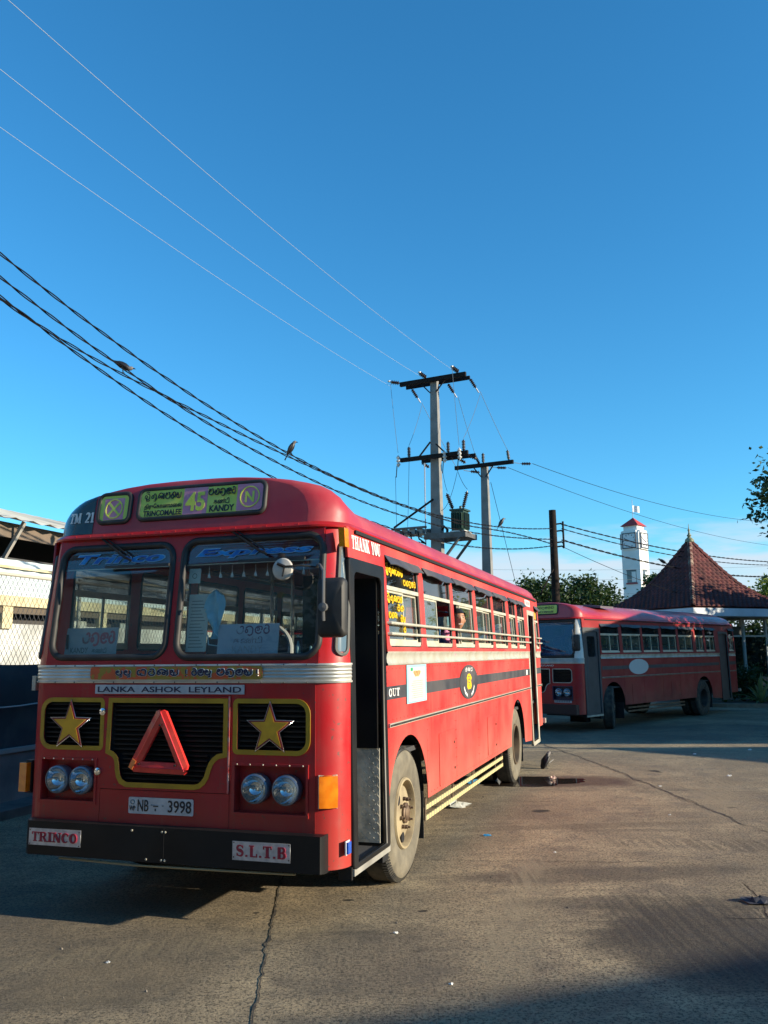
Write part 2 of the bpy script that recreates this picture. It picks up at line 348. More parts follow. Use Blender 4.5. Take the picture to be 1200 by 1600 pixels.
# slab-serif capitals: thick stems, thin bars, bracketless serifs: (width, [(pts, thickness)])
TK, TN = .26, .10
def serif(cx, y, wd=.46): return ([(cx - wd / 2, y), (cx + wd / 2, y)], TN)
SER = {
 'T': (.8, [([(.4, .03), (.4, .97)], TK), serif(.4, .05), ([(0.02, .95), (.78, .95)], TN), ([(.06, 1.0), (.06, .72)], TN), ([(.74, 1.0), (.74, .72)], TN)]),
 'H': (.95, [([(.2, 0), (.2, 1)], TK), ([(.75, 0), (.75, 1)], TK), ([(.2, .5), (.75, .5)], TN), serif(.2, .05), serif(.2, .95), serif(.75, .05), serif(.75, .95)]),
 'A': (.95, [([(.14, .03), (.45, 1)], TN), ([(.45, .98), (.76, .02)], TK), ([(.25, .33), (.66, .33)], TN), serif(.14, .05, .3), serif(.78, .05, .38)]),
 'N': (.95, [([(.16, 0), (.16, 1)], TN), ([(.2, .97), (.76, .03)], TK), ([(.8, 0), (.8, 1)], TN), serif(.16, .05, .32), serif(.14, .95, .3), serif(.8, .95, .3)]),
 'K': (.95, [([(.2, 0), (.2, 1)], TK), ([(.75, .98), (.3, .45)], TN), ([(.42, .6), (.8, .02)], TK), serif(.2, .05), serif(.2, .95), serif(.74, .95, .34), serif(.8, .05, .34)]),
 'Y': (.9, [([(.16, .98), (.44, .45)], TK), ([(.76, .98), (.48, .45)], TN), ([(.46, .03), (.46, .5)], TK), serif(.46, .05), serif(.18, .95, .38), serif(.76, .95, .3)]),
 'O': (.85, [(arc(.42, .5, .3, .44, 0, 360, 18), [TK * (.45 + .55 * abs(cos(radians(360 * i / 18)))) for i in range(19)])]),
 'U': (.9, [([(.2, 1), (.2, .3)] + arc(.46, .3, .26, .24, 180, 360, 8)[1:] + [(.72, 1)], [TK, TK] + [TK * .8, TK * .6, TN * 1.2, TN, TN, TN, TN, TN] + [TN]), serif(.2, .95), serif(.72, .95, .32)]),
 'R': (.92, [([(.2, 0), (.2, 1)], TK), (arc(.42, .73, .27, .22, 90, -90, 8), [TN, .15, .2, .24, .25, .24, .2, .15, TN]), ([(.2, .95), (.42, .95)], TN), ([(.2, .51), (.42, .51)], TN), ([(.5, .5), (.76, .03)], TK * .9), serif(.2, .05), serif(.2, .95), serif(.8, .05, .28)]),
 'I': (.5, [([(.25, 0), (.25, 1)], TK), serif(.25, .05), serif(.25, .95)]),
 'C': (.85, [(arc(.46, .5, .32, .44, 50, 310, 14), [TN, .12, .15, .19, .22, .25, .26, .26, .25, .22, .19, .15, .12, .1, TN]), ([(.7, .95), (.7, .68)], TN)]),
 'S': (.75, [(arc(.37, .73, .24, .21, 30, 270, 10) + arc(.37, .28, .25, .23, 90, -150, 10)[1:], [TN] * 3 + [.14, .18, .2, .2, .2, .22, .24, .26] + [.26, .24, .22, .2, .2, .18, .14, TN, TN, TN]), ([(.62, .95), (.62, .7)], TN), ([(.12, .3), (.12, .04)], TN)]),
 'L': (.8, [([(.22, 0), (.22, 1)], TK), ([(.1, .05), (.74, .05)], TN), ([(.7, 0), (.7, .3)], TN), serif(.22, .95)]),
 'B': (.88, [([(.2, 0), (.2, 1)], TK), (arc(.42, .74, .24, .21, 90, -90, 8), [TN, .15, .2, .22, .23, .22, .2, .15, TN]), (arc(.44, .28, .27, .23, 90, -90, 8), [TN, .15, .2, .24, .25, .24, .2, .15, TN]), ([(.08, .95), (.42, .95)], TN), ([(.2, .52), (.42, .52)], TN), ([(.08, .05), (.44, .05)], TN)]),
 'M': (1.1, [([(.16, 0), (.16, 1)], TN), ([(.18, .97), (.52, .1)], TK * .9), ([(.52, .1), (.86, .97)], TN), ([(.88, 0), (.88, 1)], TK), serif(.16, .05, .32), serif(.14, .95, .3), serif(.88, .05, .38), serif(.9, .95, .34)]),
 '.': (.35, [([(.17, 0), (.17, .17)], .2)]), ' ': (.45, []),
 '2': (.8, [(arc(.4, .72, .26, .24, 160, -30, 8) + [(.45, .35), (.14, .08)], [TN, .14, .18, .2, .22, .25, .26, .24, .22, .2, TN]), ([(.1, .07), (.7, .07)], .14)]),
 '1': (.6, [([(.32, 0), (.32, 1)], TK), serif(.32, .05), ([(.1, .85), (.3, .95)], TN)]),
}
def slab(word, x0, z0, x1, h):
    adv = sum(SER[c][0] for c in word) + .06 * (len(word) - 1); sx = (x1 - x0) / adv; x = x0; P = []
    for c in word:
        a, st = SER[c]
        for pts, wd in st:
            vert = abs(pts[0][0] - pts[-1][0]) < .02 and len(pts) == 2
            sc = sx if vert else (h if len(pts) == 2 and abs(pts[0][1] - pts[1][1]) < .02 else (sx + h) / 2 if len(pts) == 2 else min(sx, h) * 1.1)
            ww = [q * sc for q in wd] if isinstance(wd, list) else wd * sc
            P.append(([(x + p[0] * sx, z0 + p[1] * h) for p in pts], ww))
        x += (a + .06) * sx
    return P

# ------------------------------------------------------------------ ground
def gz(x, y):
    t = max(0.0, min(1.0, (y - 14.0) / 6.0)); return -.082 * t * t * (3 - 2 * t)
gm = bpy.data.materials.new('oil_stained_concrete'); gm.use_nodes = True
t = gm.node_tree; b = t.nodes['Principled BSDF']; nn = t.nodes.new; ll = t.links.new
geo = nn('ShaderNodeNewGeometry'); P0_ = geo.outputs['Position']
def gnoise(s, d=6, ro=.55, stretch=None, dist=0):
    n = nn('ShaderNodeTexNoise'); n.inputs['Scale'].default_value = s; n.inputs['Detail'].default_value = d; n.inputs['Roughness'].default_value = ro; n.inputs['Distortion'].default_value = dist
    if stretch:
        mpp = nn('ShaderNodeMapping'); mpp.inputs['Rotation'].default_value = (0, 0, radians(stretch[0])); mpp.inputs['Scale'].default_value = (stretch[1], stretch[2], 1); ll(P0_, mpp.inputs[0]); ll(mpp.outputs[0], n.inputs[0])
    else: ll(P0_, n.inputs[0])
    return n.outputs[0]
def gmr(v, a, bb, c=0.0, d=1.0):
    x = nn('ShaderNodeMapRange'); x.interpolation_type = 'SMOOTHSTEP'; x.inputs[1].default_value = a; x.inputs[2].default_value = bb; x.inputs[3].default_value = c; x.inputs[4].default_value = d; ll(v, x.inputs[0]); return x.outputs[0]
def gmix(f, a, bb):
    x = nn('ShaderNodeMix'); x.data_type = 'RGBA'
    if hasattr(f, 'links'): ll(f, x.inputs[0])
    else: x.inputs[0].default_value = f
    for i, v in ((6, a), (7, bb)):
        if isinstance(v, tuple): x.inputs[i].default_value = (*v, 1)
        else: ll(v, x.inputs[i])
    return x.outputs[2]
def gmath(op, a, bb=0.0):
    x = nn('ShaderNodeMath'); x.operation = op
    for i, v in enumerate((a, bb)):
        if hasattr(v, 'links'): ll(v, x.inputs[i])
        else: x.inputs[i].default_value = v
    return x.outputs[0]
def gblob(cx, cy, rx, ry, rot=0, warp=.5, e0=.6, e1=1.15):
    """soft edged stain shape on the slab"""
    mpp = nn('ShaderNodeMapping'); mpp.vector_type = 'TEXTURE'; mpp.inputs['Location'].default_value = (cx, cy, 0); mpp.inputs['Rotation'].default_value = (0, 0, radians(rot)); mpp.inputs['Scale'].default_value = (rx, ry, 1e3); ll(P0_, mpp.inputs[0])
    ln = nn('ShaderNodeVectorMath'); ln.operation = 'LENGTH'; ll(mpp.outputs[0], ln.inputs[0])
    wv = gmath('MULTIPLY', gmath('SUBTRACT', gnoise(1.6, 7, .6), .5), warp * 2)
    return gmr(gmath('ADD', ln.outputs[1], wv), e0, e1, 1.0, 0.0)
base = gmix(gmr(gnoise(.55, 8, .62, None, .4), .38, .62), (.54, .43, .27), (.31, .245, .16))
base = gmix(gmr(gnoise(2.6, 8, .65), .45, .7, 0, .75), base, (.19, .155, .11))
base = gmix(gmr(gnoise(1.1, 7, .6, (80, .55, 5.0)), .52, .7, 0, .55), base, (.25, .205, .14))          # scuffed dust streaks
base = gmix(gmr(gnoise(.9, 7, .6, (-12, .4, 3.2)), .55, .72, 0, .6), base, (.075, .068, .058))
base = gmix(gmr(gnoise(13, 7, .75), .50, .62, 0, .55), base, (.14, .12, .082))
base = gmix(gmr(gnoise(1.0, 5, .7, (24, 2.5, 34)), .60, .68, 0, .5), base, (.44, .38, .27))
base = gmix(gmr(gnoise(1.0, 5, .7, (-38, 2.0, 26)), .62, .70, 0, .5), base, (.10, .09, .07))
base = gmix(gmr(gnoise(46, 4, .8), .49, .58, 0, .85), base, (.06, .052, .04))                       # open pores
base = gmix(gmr(gnoise(30, 4, .8), .34, .46, .6, 0), base, (.38, .32, .22))
base = gmix(gmr(gnoise(110, 3, .8), .54, .68, 0, .6), base, (.42, .36, .26))                           # aggregate
for (cx, cy, rx, ry, ro, am, colr) in ((2.05, 5.85, .85, 1.0, 12, .72, (.048, .044, .041)), (1.75, 7.6, 1.5, .28, 6, .5, (.055, .05, .045)), (2.0, 6.75, 1.2, .22, -3, .45, (.05, .047, .042)),
        (2.5, 12.9, 1.25, .62, -6, .8, (.085, .045, .035)), (-.3, 6.9, .05, .03, 0, .9, (.03, .028, .025)), (.25, 6.6, .045, .03, 20, .9, (.03, .028, .025)), (-.95, 6.6, .03, .025, 0, .9, (.035, .03, .028)), (1.9, 9.6, 1.8, .16, 6, .4, (.12, .10, .07)), (.9, 8.9, .8, .35, 30, .35, (.15, .12, .08)), (1.5, 10.9, 2.2, 1.5, 10, .22, (.22, .14, .09)), (-2.2, 6.2, 1.6, 1.5, 0, .45, (.09, .082, .07)), (-.1, 5.6, .7, .8, 0, .3, (.08, .07, .06)),
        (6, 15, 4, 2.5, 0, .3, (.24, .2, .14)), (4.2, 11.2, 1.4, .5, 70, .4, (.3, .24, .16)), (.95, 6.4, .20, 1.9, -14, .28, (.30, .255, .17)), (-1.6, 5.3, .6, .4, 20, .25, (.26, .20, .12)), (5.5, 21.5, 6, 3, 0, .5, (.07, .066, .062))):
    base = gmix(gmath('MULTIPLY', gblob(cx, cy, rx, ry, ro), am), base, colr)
for (cx, cy, rx, ry, ro, am, colr, sc_) in ((2.15, 6.1, .75, 1.1, 14, .55, (.045, .042, .038), 26), (4.3, 11.8, .35, 1.6, -20, .5, (.34, .28, .18), 22), (.95, 6.9, .16, 1.7, -16, .5, (.36, .30, .2), 30), (-1.4, 5.9, 1.3, .18, 20, .4, (.3, .25, .16), 26), (3.6, 8.6, 1.7, .3, -8, .45, (.07, .06, .05), 18)):
    stx = gmr(gnoise(1.0, 3, .5, (ro, sc_, .8)), .42, .58)
    base = gmix(gmath('MULTIPLY', gmath('MULTIPLY', gblob(cx, cy, rx, ry, ro, .35, .5, 1.2), stx), am), base, colr)
spots = gmr(gnoise(1.35, 2, .4), .70, .74, 0, 1.0)
base = gmix(gmath('MULTIPLY', spots, .9), base, (.03, .028, .026))
vor = nn('ShaderNodeTexVoronoi'); vor.feature = 'DISTANCE_TO_EDGE'; vor.inputs['Scale'].default_value = .33; 
dv = nn('ShaderNodeMix'); dv.data_type = 'VECTOR'; dv.inputs[0].default_value = .18
nc = nn('ShaderNodeTexNoise'); nc.inputs['Scale'].default_value = 1.7; nc.inputs['Detail'].default_value = 8; ll(P0_, nc.inputs[0]); ll(P0_, dv.inputs[4]); ll(nc.outputs[1], dv.inputs[5]); ll(dv.outputs[1], vor.inputs[0])
crk = gmath('MULTIPLY', gmr(vor.outputs[0], .001, .004, 1.0, 0.0), gmr(gnoise(.5, 3), .56, .66))
base = gmix(gmath('MULTIPLY', crk, .75), base, (.035, .03, .026))
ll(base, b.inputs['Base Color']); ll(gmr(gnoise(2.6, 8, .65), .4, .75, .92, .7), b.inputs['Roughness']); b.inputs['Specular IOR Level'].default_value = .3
bmp = nn('ShaderNodeBump'); bmp.inputs['Strength'].default_value = 1.0; bmp.inputs['Distance'].default_value = .045
hh = gmath('ADD', gmath('ADD', gmath('MULTIPLY', gnoise(62, 4, .8), .55), gmath('MULTIPLY', gnoise(9, 6, .6), .6)), gmath('MULTIPLY', crk, -.6)); ll(hh, bmp.inputs['Height']); ll(bmp.outputs[0], b.inputs['Normal'])
def axis_vals(lo, hi, fine_lo, fine_hi, step, far):
    v = [lo]; x = lo
    while x < hi - 1e-6:
        x += step if fine_lo <= x < fine_hi else far
        v.append(min(x, hi))
    return v
xs = [-900, -300, -100, -40] + [-30 + i * 2 for i in range(36)] + [50, 100, 300, 900]; ys = [-300, -100, -40] + [-30 + i for i in range(75)] + [60, 100, 300, 1500]
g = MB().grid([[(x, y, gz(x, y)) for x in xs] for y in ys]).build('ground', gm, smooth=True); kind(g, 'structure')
JOINT = mat('joint_grit', (.035, .030, .024), .95, c2=(.13, .105, .07), scale=14, lo=.42, hi=.62)
LIP = mat('joint_worn_edge', (.16, .125, .085), .9, c2=(.09, .075, .055), scale=18)
def seam(p0, p1, wd, m, n=90, wig=.02, seed=0, z=.004, gap=.0):
    mb = MB(); p0, p1 = Vector(p0), Vector(p1); d = (p1 - p0); nrm = Vector((-d.y, d.x)).normalized(); rows = []
    for i in range(n + 1):
        q = p0 + d * (i / n); o = (noise.noise(Vector((i * .13, seed, 0))) + .5 * noise.noise(Vector((i * .5, seed, 3)))) * wig; ww = wd * (.45 + .9 * abs(noise.noise(Vector((i * .37, seed + 9, 0)))) * 1.6)
        a = q + nrm * (o + ww / 2); c = q + nrm * (o - ww / 2); rows.append([(a.x, a.y, gz(a.x, a.y) + z), (c.x, c.y, gz(c.x, c.y) + z)])
    o = mb.grid(rows).build('slab_joint', m); kind(o, 'structure'); return o
seam((-.93, 8.3), (-.62, 3.6), .020, JOINT, 140, .03, 1); 
seam((3.25, 19.5), (3.83, 9.56), .024, JOINT, 160, .07, 2)
seam((3.30, 18.5), (3.78, 10.2), .020, LIP, 120, .08, 8, .0045)
seam((3.83, 9.56), (4.1, 5.0), .008, JOINT, 60, .03, 5)
seam((.2, 10.95), (4.2, 10.80), .012, LIP, 60, .05, 3)
seam((.4, 8.15), (2.6, 7.95), .010, JOINT, 50, .05, 4)
# puddle by the rear wheel
PUD = bpy.data.materials.new('puddle_water'); PUD.use_nodes = True
pb = PUD.node_tree.nodes['Principled BSDF']; pb.inputs['Base Color'].default_value = (.03, .022, .017, 1); pb.inputs['Roughness'].default_value = .04; pb.inputs['Specular IOR Level'].default_value = .6
def blob_sheet(name, cx, cy, rx, ry, rot, z, m, seed=0, n=60, wob=.3):
    mb = MB(); vs = [(cx, cy, gz(cx, cy) + z)]
    for i in range(n):
        a = 2 * pi * i / n; r = 1 + wob * noise.noise(Vector((cos(a) * 1.6 + seed, sin(a) * 1.6, seed))) + .12 * noise.noise(Vector((cos(a) * 6, sin(a) * 6 + seed, 1)))
        x, y = rx * r * cos(a), ry * r * sin(a); X = cx + x * cos(rot) - y * sin(rot); Y = cy + x * sin(rot) + y * cos(rot); vs.append((X, Y, gz(X, Y) + z))
    mb.add(vs, [(0, 1 + i, 1 + (i + 1) % n) for i in range(n)]); return mb.build(name, m)
kind(blob_sheet('puddle_water', 1.95, 12.9, .85, .48, .1, .004, PUD, 2), 'structure')

# ------------------------------------------------------------------ the bus
XC, HW0, RC = -.0725, 1.2725, .2
def tilt(z): return max(0.0, (z - 1.85) * .05)
def lean(z): return max(0.0, .122 * (z - 1.77))
def fmap(u, z, d=0.0):
    hw = HW0 - tilt(z); k = u - XC; s = 1 if k >= 0 else -1; k = abs(k); fl = hw - RC
    if k <= fl: return (u, lean(z) - d, z)
    a = (k - fl) / RC
    if a <= pi / 2: return (XC + s * (fl + (RC + d) * sin(a)), lean(z) + RC - (RC + d) * cos(a), z)
    return (XC + s * (hw + d), lean(z) + RC + (k - fl - RC * pi / 2), z)
def smap(y, z, d=0.0): return (1.2 - tilt(z) + d, y, z)
def lmap(y, z, d=0.0): return (-1.345 + tilt(z) - d, -y, z)         # u runs toward the front so the lettering would read
def offset_poly(P, d):
    n = len(P); A = sum(P[i][0] * P[(i + 1) % n][1] - P[(i + 1) % n][0] * P[i][1] for i in range(n)); s = 1 if A > 0 else -1; out = []
    for i in range(n):
        a, b, c = Vector(P[i - 1]), Vector(P[i]), Vector(P[(i + 1) % n]); e1 = (b - a).normalized(); e2 = (c - b).normalized()
        n1 = Vector((e1.y, -e1.x)) * s; n2 = Vector((e2.y, -e2.x)) * s; m = (n1 + n2)
        m = m / max(.35, m.length_squared) * 2; out.append((b.x + m.x * d / 1, b.y + m.y * d / 1))
    return out
def gridmap(name, fn, us, vs, m, parent, d=0.0, thick=.003, smooth=35):
    mb = MB(); mb.grid([[fn(u, v, d) for u in us] for v in vs]); mb.grid([[fn(u, v, d - thick) for u in us] for v in vs])
    return mb.build(name, m, parent, smooth, recalc=False) if False else mb.build(name, m, parent, smooth)
def lin(a, b, n): return [a + (b - a) * i / n for i in range(n + 1)]
def ring(P, fn, r, d, n=6, mb=None):
    mb = mb or MB(); return mb.tube([fn(p[0], p[1], d) for p in P], r, n, closed=True)
def densify(P, step=.12):
    o = []
    for i, a in enumerate(P):
        b = P[(i + 1) % len(P)]; k = max(1, int(sqrt((a[0] - b[0]) ** 2 + (a[1] - b[1]) ** 2) / step))
        o += [(a[0] + (b[0] - a[0]) * j / k, a[1] + (b[1] - a[1]) * j / k) for j in range(k)]
    return o
STAR = lambda cx, cz, R, r=.4: [(cx + (R if i % 2 == 0 else R * r) * sin(pi * i / 5), cz + (R if i % 2 == 0 else R * r) * cos(pi * i / 5)) for i in range(10)][::-1]

def headlamp(parent, x, z, y=.03):
    body = MB().lathe([(.097, .03), (.102, -.02), (.098, -.045), (.087, -.050)], 'y', (x, y, z), 28, cap=False).build('headlight', SILVERD, parent, 35)
    MB().lathe([(.001, .035), (.026, .034), (.052, .02), (.078, -.01), (.089, -.042)], 'y', (x, y, z), 28, cap=False).build('reflector', LENSG, body, 60)
    lens = MB().lathe([(.089, -.046), (.078, -.056), (.052, -.066), (.026, -.070), (.001, -.071)], 'y', (x, y, z), 28, cap=False)
    lens.build('lens', LAMPG, body, 60)
    return body
SILVERD = mat('headlamp_rim', (.16, .20, .26), .3, .6)
LAMPG = glass('headlamp_glass', (.88, .92, .95), 1.0, (.4, .5, .55), .12)

def wheel(parent, y, side, rear=False, steer=0.0, dark=False):
    """outer face points to +x for side=1"""
    xo = 1.165 if side > 0 else -1.31
    e = bpy.data.objects.new('wheel', None); COL.objects.link(e); e.parent = parent; e.location = (xo - side * .12, y, .53); e.rotation_euler = (0, 0, (0 if side > 0 else pi) + steer)
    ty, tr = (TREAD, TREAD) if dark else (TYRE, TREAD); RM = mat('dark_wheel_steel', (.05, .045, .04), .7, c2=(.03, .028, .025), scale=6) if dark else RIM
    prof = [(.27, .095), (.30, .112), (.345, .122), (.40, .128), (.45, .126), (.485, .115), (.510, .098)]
    prof2 = [(.510, .098), (.524, .085), (.530, .05), (.530, -.09), (.510, -.12), (.40, -.15), (.27, -.12)]
    a = MB(); a.lathe(prof, 'x', n=56, cap=False); tyre = a.build('tyre', ty, e, 50)
    c = MB(); c.lathe(prof2, 'x', n=56, cap=False)
    for i in range(104):
        t = 2 * pi * i / 104; ca, sa = cos(t), sin(t); q = t + .035
        vs = []
        for (r, xx) in ((.500, .112), (.536, .088), (.538, .045), (.515, .045)):
            for tt in (t - .017, t + .017): vs.append((xx, r * cos(tt), r * sin(tt)))
        c.add(vs, [(0, 2, 3, 1), (2, 4, 5, 3), (0, 1, 7, 6), (4, 6, 7, 5), (0, 6, 4, 2), (1, 3, 5, 7)])
    c.build('tread', tr, tyre, 30)
    if not rear:
        p = [(.285, .108), (.278, .125), (.262, .128), (.255, .11), (.250, .06), (.236, .052), (.215, .085), (.165, .105), (.10, .108), (.001, .108)]
    else:
        p = [(.285, .108), (.278, .125), (.262, .128), (.255, .11), (.250, .02), (.235, -.07), (.17, -.10), (.10, -.10), (.001, -.10)]
    rim = MB().lathe(p, 'x', n=40, cap=False).build('rim', RM if (not rear or dark) else mat('rear_rim_dark_brown', (.12, .085, .05), .8, c2=(.06, .045, .03), scale=6), e, 40)  # rear dish in a darker brown than the front rim
    d0 = .105 if not rear else -.10
    hub = MB(); hub.lathe([(.082, d0 - .01), (.082, d0 + .022), (.066, d0 + .030), (.058, d0 + .028), (.056, d0 + .034), (.040, d0 + .042), (.001, d0 + .044)], 'x', n=20, cap=False)
    hub.build('hub', RUSTY, rim, 40)
    for i in range(8):
        t = 2 * pi * i / 8 + .2; o = (0, .118 * cos(t), .118 * sin(t)); s = MB(); s.lathe([(.017, d0 - .005), (.017, d0 + .025), (.009, d0 + .026), (.009, d0 + .048), (.0005, d0 + .05)], 'x', o, 6, cap=False)
        s.build('wheel_nut', RUSTY, rim)
    for i in range(2 if not rear else 4):
        t = 2.45 + i * (2.05 if not rear else 1.57); o = (0, .19 * cos(t), .19 * sin(t)); s = MB(); s.lathe([(.044, .085 if not rear else -.085), (.042, .106 if not rear else -.08), (.001, .1065 if not rear else -.079)], 'x', o, 14, cap=False)
        s.build('hand_hole', MATTB, rim)
    MB().lathe([(.20, -.14), (.22, -.35), (.001, -.36)], 'x', n=20, cap=False).build('brake_drum', MATTB, e, 40)
    if rear:                                                # inner twin tyre
        k = MB(); k.lathe([(.27, -.20), (.45, -.18), (.52, -.2), (.53, -.25), (.53, -.40), (.45, -.44), (.27, -.42)], 'x', n=40, cap=False); k.build('inner_tyre', tr, e, 50)
    return e

WINS = [(1.07, 2.05), (2.2, 3.27), (3.38, 4.40), (4.55, 5.53), (5.65, 6.63), (6.83, 7.44), (7.57, 8.28)]
PANELS = [(1.0, 2.20), (2.20, 3.33), (3.33, 4.47), (4.47, 5.59), (5.59, 6.60), (6.60, 8.585), (9.33, 9.88)]
def arch_outline(y0, y1, z0, z1, yc, r=.585, zc=.575):
    """panel outline with a wheel arch cut from its lower edge"""
    P = []
    a0 = math.asin(max(-1, min(1, (z0 - zc) / r)))
    pts = []
    for i in range(25):
        a = pi - a0 - (pi - 2 * a0) * i / 24; yy, zz = yc + r * cos(a), zc + r * sin(a); pts.append((yy, zz))
    pts = [p for p in pts if y0 + .002 < p[0] < y1 - .002]
    P = [(y0, z0)] if pts[0][1] <= z0 + .02 else [(y0, pts[0][1])]
    if pts[0][1] > z0 + .02: P = [(y0, pts[0][1])]
    P += pts
    P += [(y1, z0), (y1, z1), (y0, z1)]
    return P

def make_bus(v, loc, rz, label):
    A = v == 'A'
    B = thing('city_bus', label, 'bus', loc, rz, None)
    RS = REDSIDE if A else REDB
    # ---- lower side panels, right (kerb) side
    for i, (a, b_) in enumerate(PANELS):
        z0 = .56 if a < 6 else (.52 if a < 9 else .60)
        if i == 0:                                # arch meets the door pillar
            pts = [(1.617 + .585 * cos(radians(q)), .575 + .585 * sin(radians(q))) for q in range(173, -3, -8)]
            pts = [p for p in pts if p[0] > a + .03]
            L_ = [(a + .002, pts[0][1] - .25 if False else .62), (a + .028, .64)] + pts + [(b_ - .003, .555), (b_ - .003, 1.74), (a + .002, 1.74)]
        elif i == 5:
            L_ = [(a + .003, .56)] + [(7.27 + .60 * cos(radians(q)), .575 + .585 * sin(radians(q))) for q in range(182, -4, -8)] + [(7.9, .50), (b_, .46), (b_, 1.74), (a + .003, 1.74)]
        else: L_ = [(a + .003, z0), (b_ - .003, z0), (b_ - .003, 1.74), (a + .003, 1.74)]
        plate('side_panel', [L_], .004, lambda u, z, d: smap(u, z, d), RS, B)
    MB().box((1.11, .99, .5), (1.192, 8.6, .545)).build('chassis_rail', RUBBER, B) if False else None
    # far side lower skin
    for a, b_ in ((.2, 2.2), (2.2, 4.4), (4.4, 6.6), (6.6, 8.4), (8.4, 10.0)):
        if a in (.2, 6.6):
            yc = 1.617 if a < 1 else 7.27
            pts = [(yc + .6 * cos(radians(q)), .575 + .585 * sin(radians(q))) for q in range(182, -4, -8)]
            L_ = [(a, .5)] + pts + [(b_ - .004, .5), (b_ - .004, 1.845), (a, 1.845)]
        else: L_ = [(a, .52), (b_ - .004, .52), (b_ - .004, 1.845), (a, 1.845)]
        plate('side_panel', [[(-p[0], p[1]) for p in L_][::-1]], .004, lambda u, z, d: lmap(u, z, d), RED, B)
    rv = MB()
    for z in (1.715, 1.315, .60):
        y = 1.06
        while y < 8.5:
            if z > .7 or 2.25 < y < 6.6: rv.box((y - .004, z - .004, .004), (y + .004, z + .004, .0075), smap)
            y += .105
    for a, b_ in PANELS:
        for yy in (a + .018, b_ - .018):
            z = .70 if 2.2 < yy < 6.61 else 1.33
            while z < 1.70: rv.box((yy - .004, z - .004, .004), (yy + .004, z + .004, .0075), smap); z += .09
    kind(rv.build('panel_rivets', RS, B, recalc=False), 'stuff')
    # ---- window zone skins
    def skin(y0, y1, wins, fn, sgn):
        loops = [rect(y0, 1.85, y1, 2.735)] + [rrect(a, 1.885, c, 2.605, .05)[::-1] for a, c in wins]
        if sgn < 0: loops = [[(-p[0], p[1]) for p in l][::-1] for l in loops]
        return plate('window_surround', loops, .02, fn, RS, B)
    skin(1.0, 8.585, WINS, smap, 1)
    skin(9.33, 9.88, [(9.40, 9.83)], smap, 1)
    lw = [(.45, 1.25), (1.42, 2.3), (2.45, 3.35), (3.5, 4.4), (4.55, 5.45), (5.6, 6.5), (6.65, 7.55), (7.7, 8.6), (8.75, 9.7)]
    skin(.2, 9.9, lw, lmap, -1)
    plate('door_header', [rect(.2, 2.515, 1.0, 2.735)], .02, smap, RS, B)
    plate('door_header', [rect(8.585, 2.515, 9.33, 2.735)], .02, smap, RS, B)
    # ---- side windows
    def window(a, c, fn, k, lettered=False):
        s = -1 if fn is lmap else 1
        q = lambda u, z, d: fn(s * u, z, d)
        fr = MB()
        ring(densify(rrect(a + .006, 1.892, c - .006, 2.598, .05)), q, .012, .0, 6, fr)
        f = fr.build('window', RUBBER, B, 40)
        t = MB(); t.box((a + .01, 2.345, -.022), (c - .01, 2.378, .014), q); 
        t.build('transom', FRAME, f)
        t = MB(); t.box((a + .012, 1.895, -.03), (c - .012, 1.93, .010), q); t.build('sill', FRAME, f)
        MB().box((a + .012, 2.378, -.008), (c - .012, 2.595, -.004), q).build('top_pane', TGLASS, f)
        mid = (a + c) / 2; W = (c - a)
        if k == 'half_open_rear': spans = [(a + .015, a + .50 * W, -.004), (a + .03, a + .49 * W, -.02)]
        elif k == 'half_open_front': spans = [(a + .34 * W, c - .05, -.004), (a + .30 * W, c - .1, -.02)]
        elif k == 'narrow': spans = [(a + .015, mid + .02, -.004), (mid - .02, c - .015, -.02)]
        else: spans = [(a + .015, mid + .02, -.004), (mid - .02, c - .015, -.02)]
        for (p, r, d) in spans:
            sf = MB()
            for (u0, z0, u1, z1) in ((p, 1.93, p + .022, 2.345), (r - .022, 1.93, r, 2.345), (p + .022, 1.93, r - .022, 1.95), (p + .022, 2.325, r - .022, 2.345)):
                sf.box((u0, z0, d - .008), (u1, z1, d + .004), q)
            sh = sf.build('sliding_frame', FRAME, f)
            MB().box((p + .02, 1.948, d - .003), (r - .02, 2.327, d - .001), q).build('pane', SGLASS, f)
        if s > 0:
            # black rain visor
            vb = MB(); us = lin(a - .02, c + .03, 6)
            rows = [[fn(u, 2.635, .012) for u in us], [fn(u, 2.60, .035) for u in us], [fn(u, 2.545 + .012 * sin(i * 1.3), .072) for i, u in enumerate(us)], [fn(u, 2.54 + .012 * sin(i * 1.3), .066) for i, u in enumerate(us)], [fn(u, 2.60, .028) for u in us], [fn(u, 2.63, .012) for u in us]]
            vb.grid(rows); vb.build('rain_visor', CHAR, f, 30)
        return f
    for i, (a, c) in enumerate(WINS):
        window(a, c, smap, {1: 'half_open_rear' if A else '', 2: 'half_open_front' if A else '', 5: 'narrow', 6: 'narrow'}.get(i, ''))
    window(9.40, 9.83, smap, 'narrow')
    for a, c in lw: window(a, c, lmap, '')
    # window guard rails
    if A:
        for z in (2.075, 1.99):
            t = MB(); t.tube([smap(1.03, z, .0), smap(1.035, z, .045), smap(8.55, z, .05), smap(8.57, z, 0)], .012, 8); t.build('window_guard_rail', FRAME, B, 40)
            t = MB(); t.tube([smap(9.36, z, .0), smap(9.365, z, .045), smap(9.86, z, .05), smap(9.87, z, 0)], .012, 8); t.build('window_guard_rail', FRAME, B, 40)
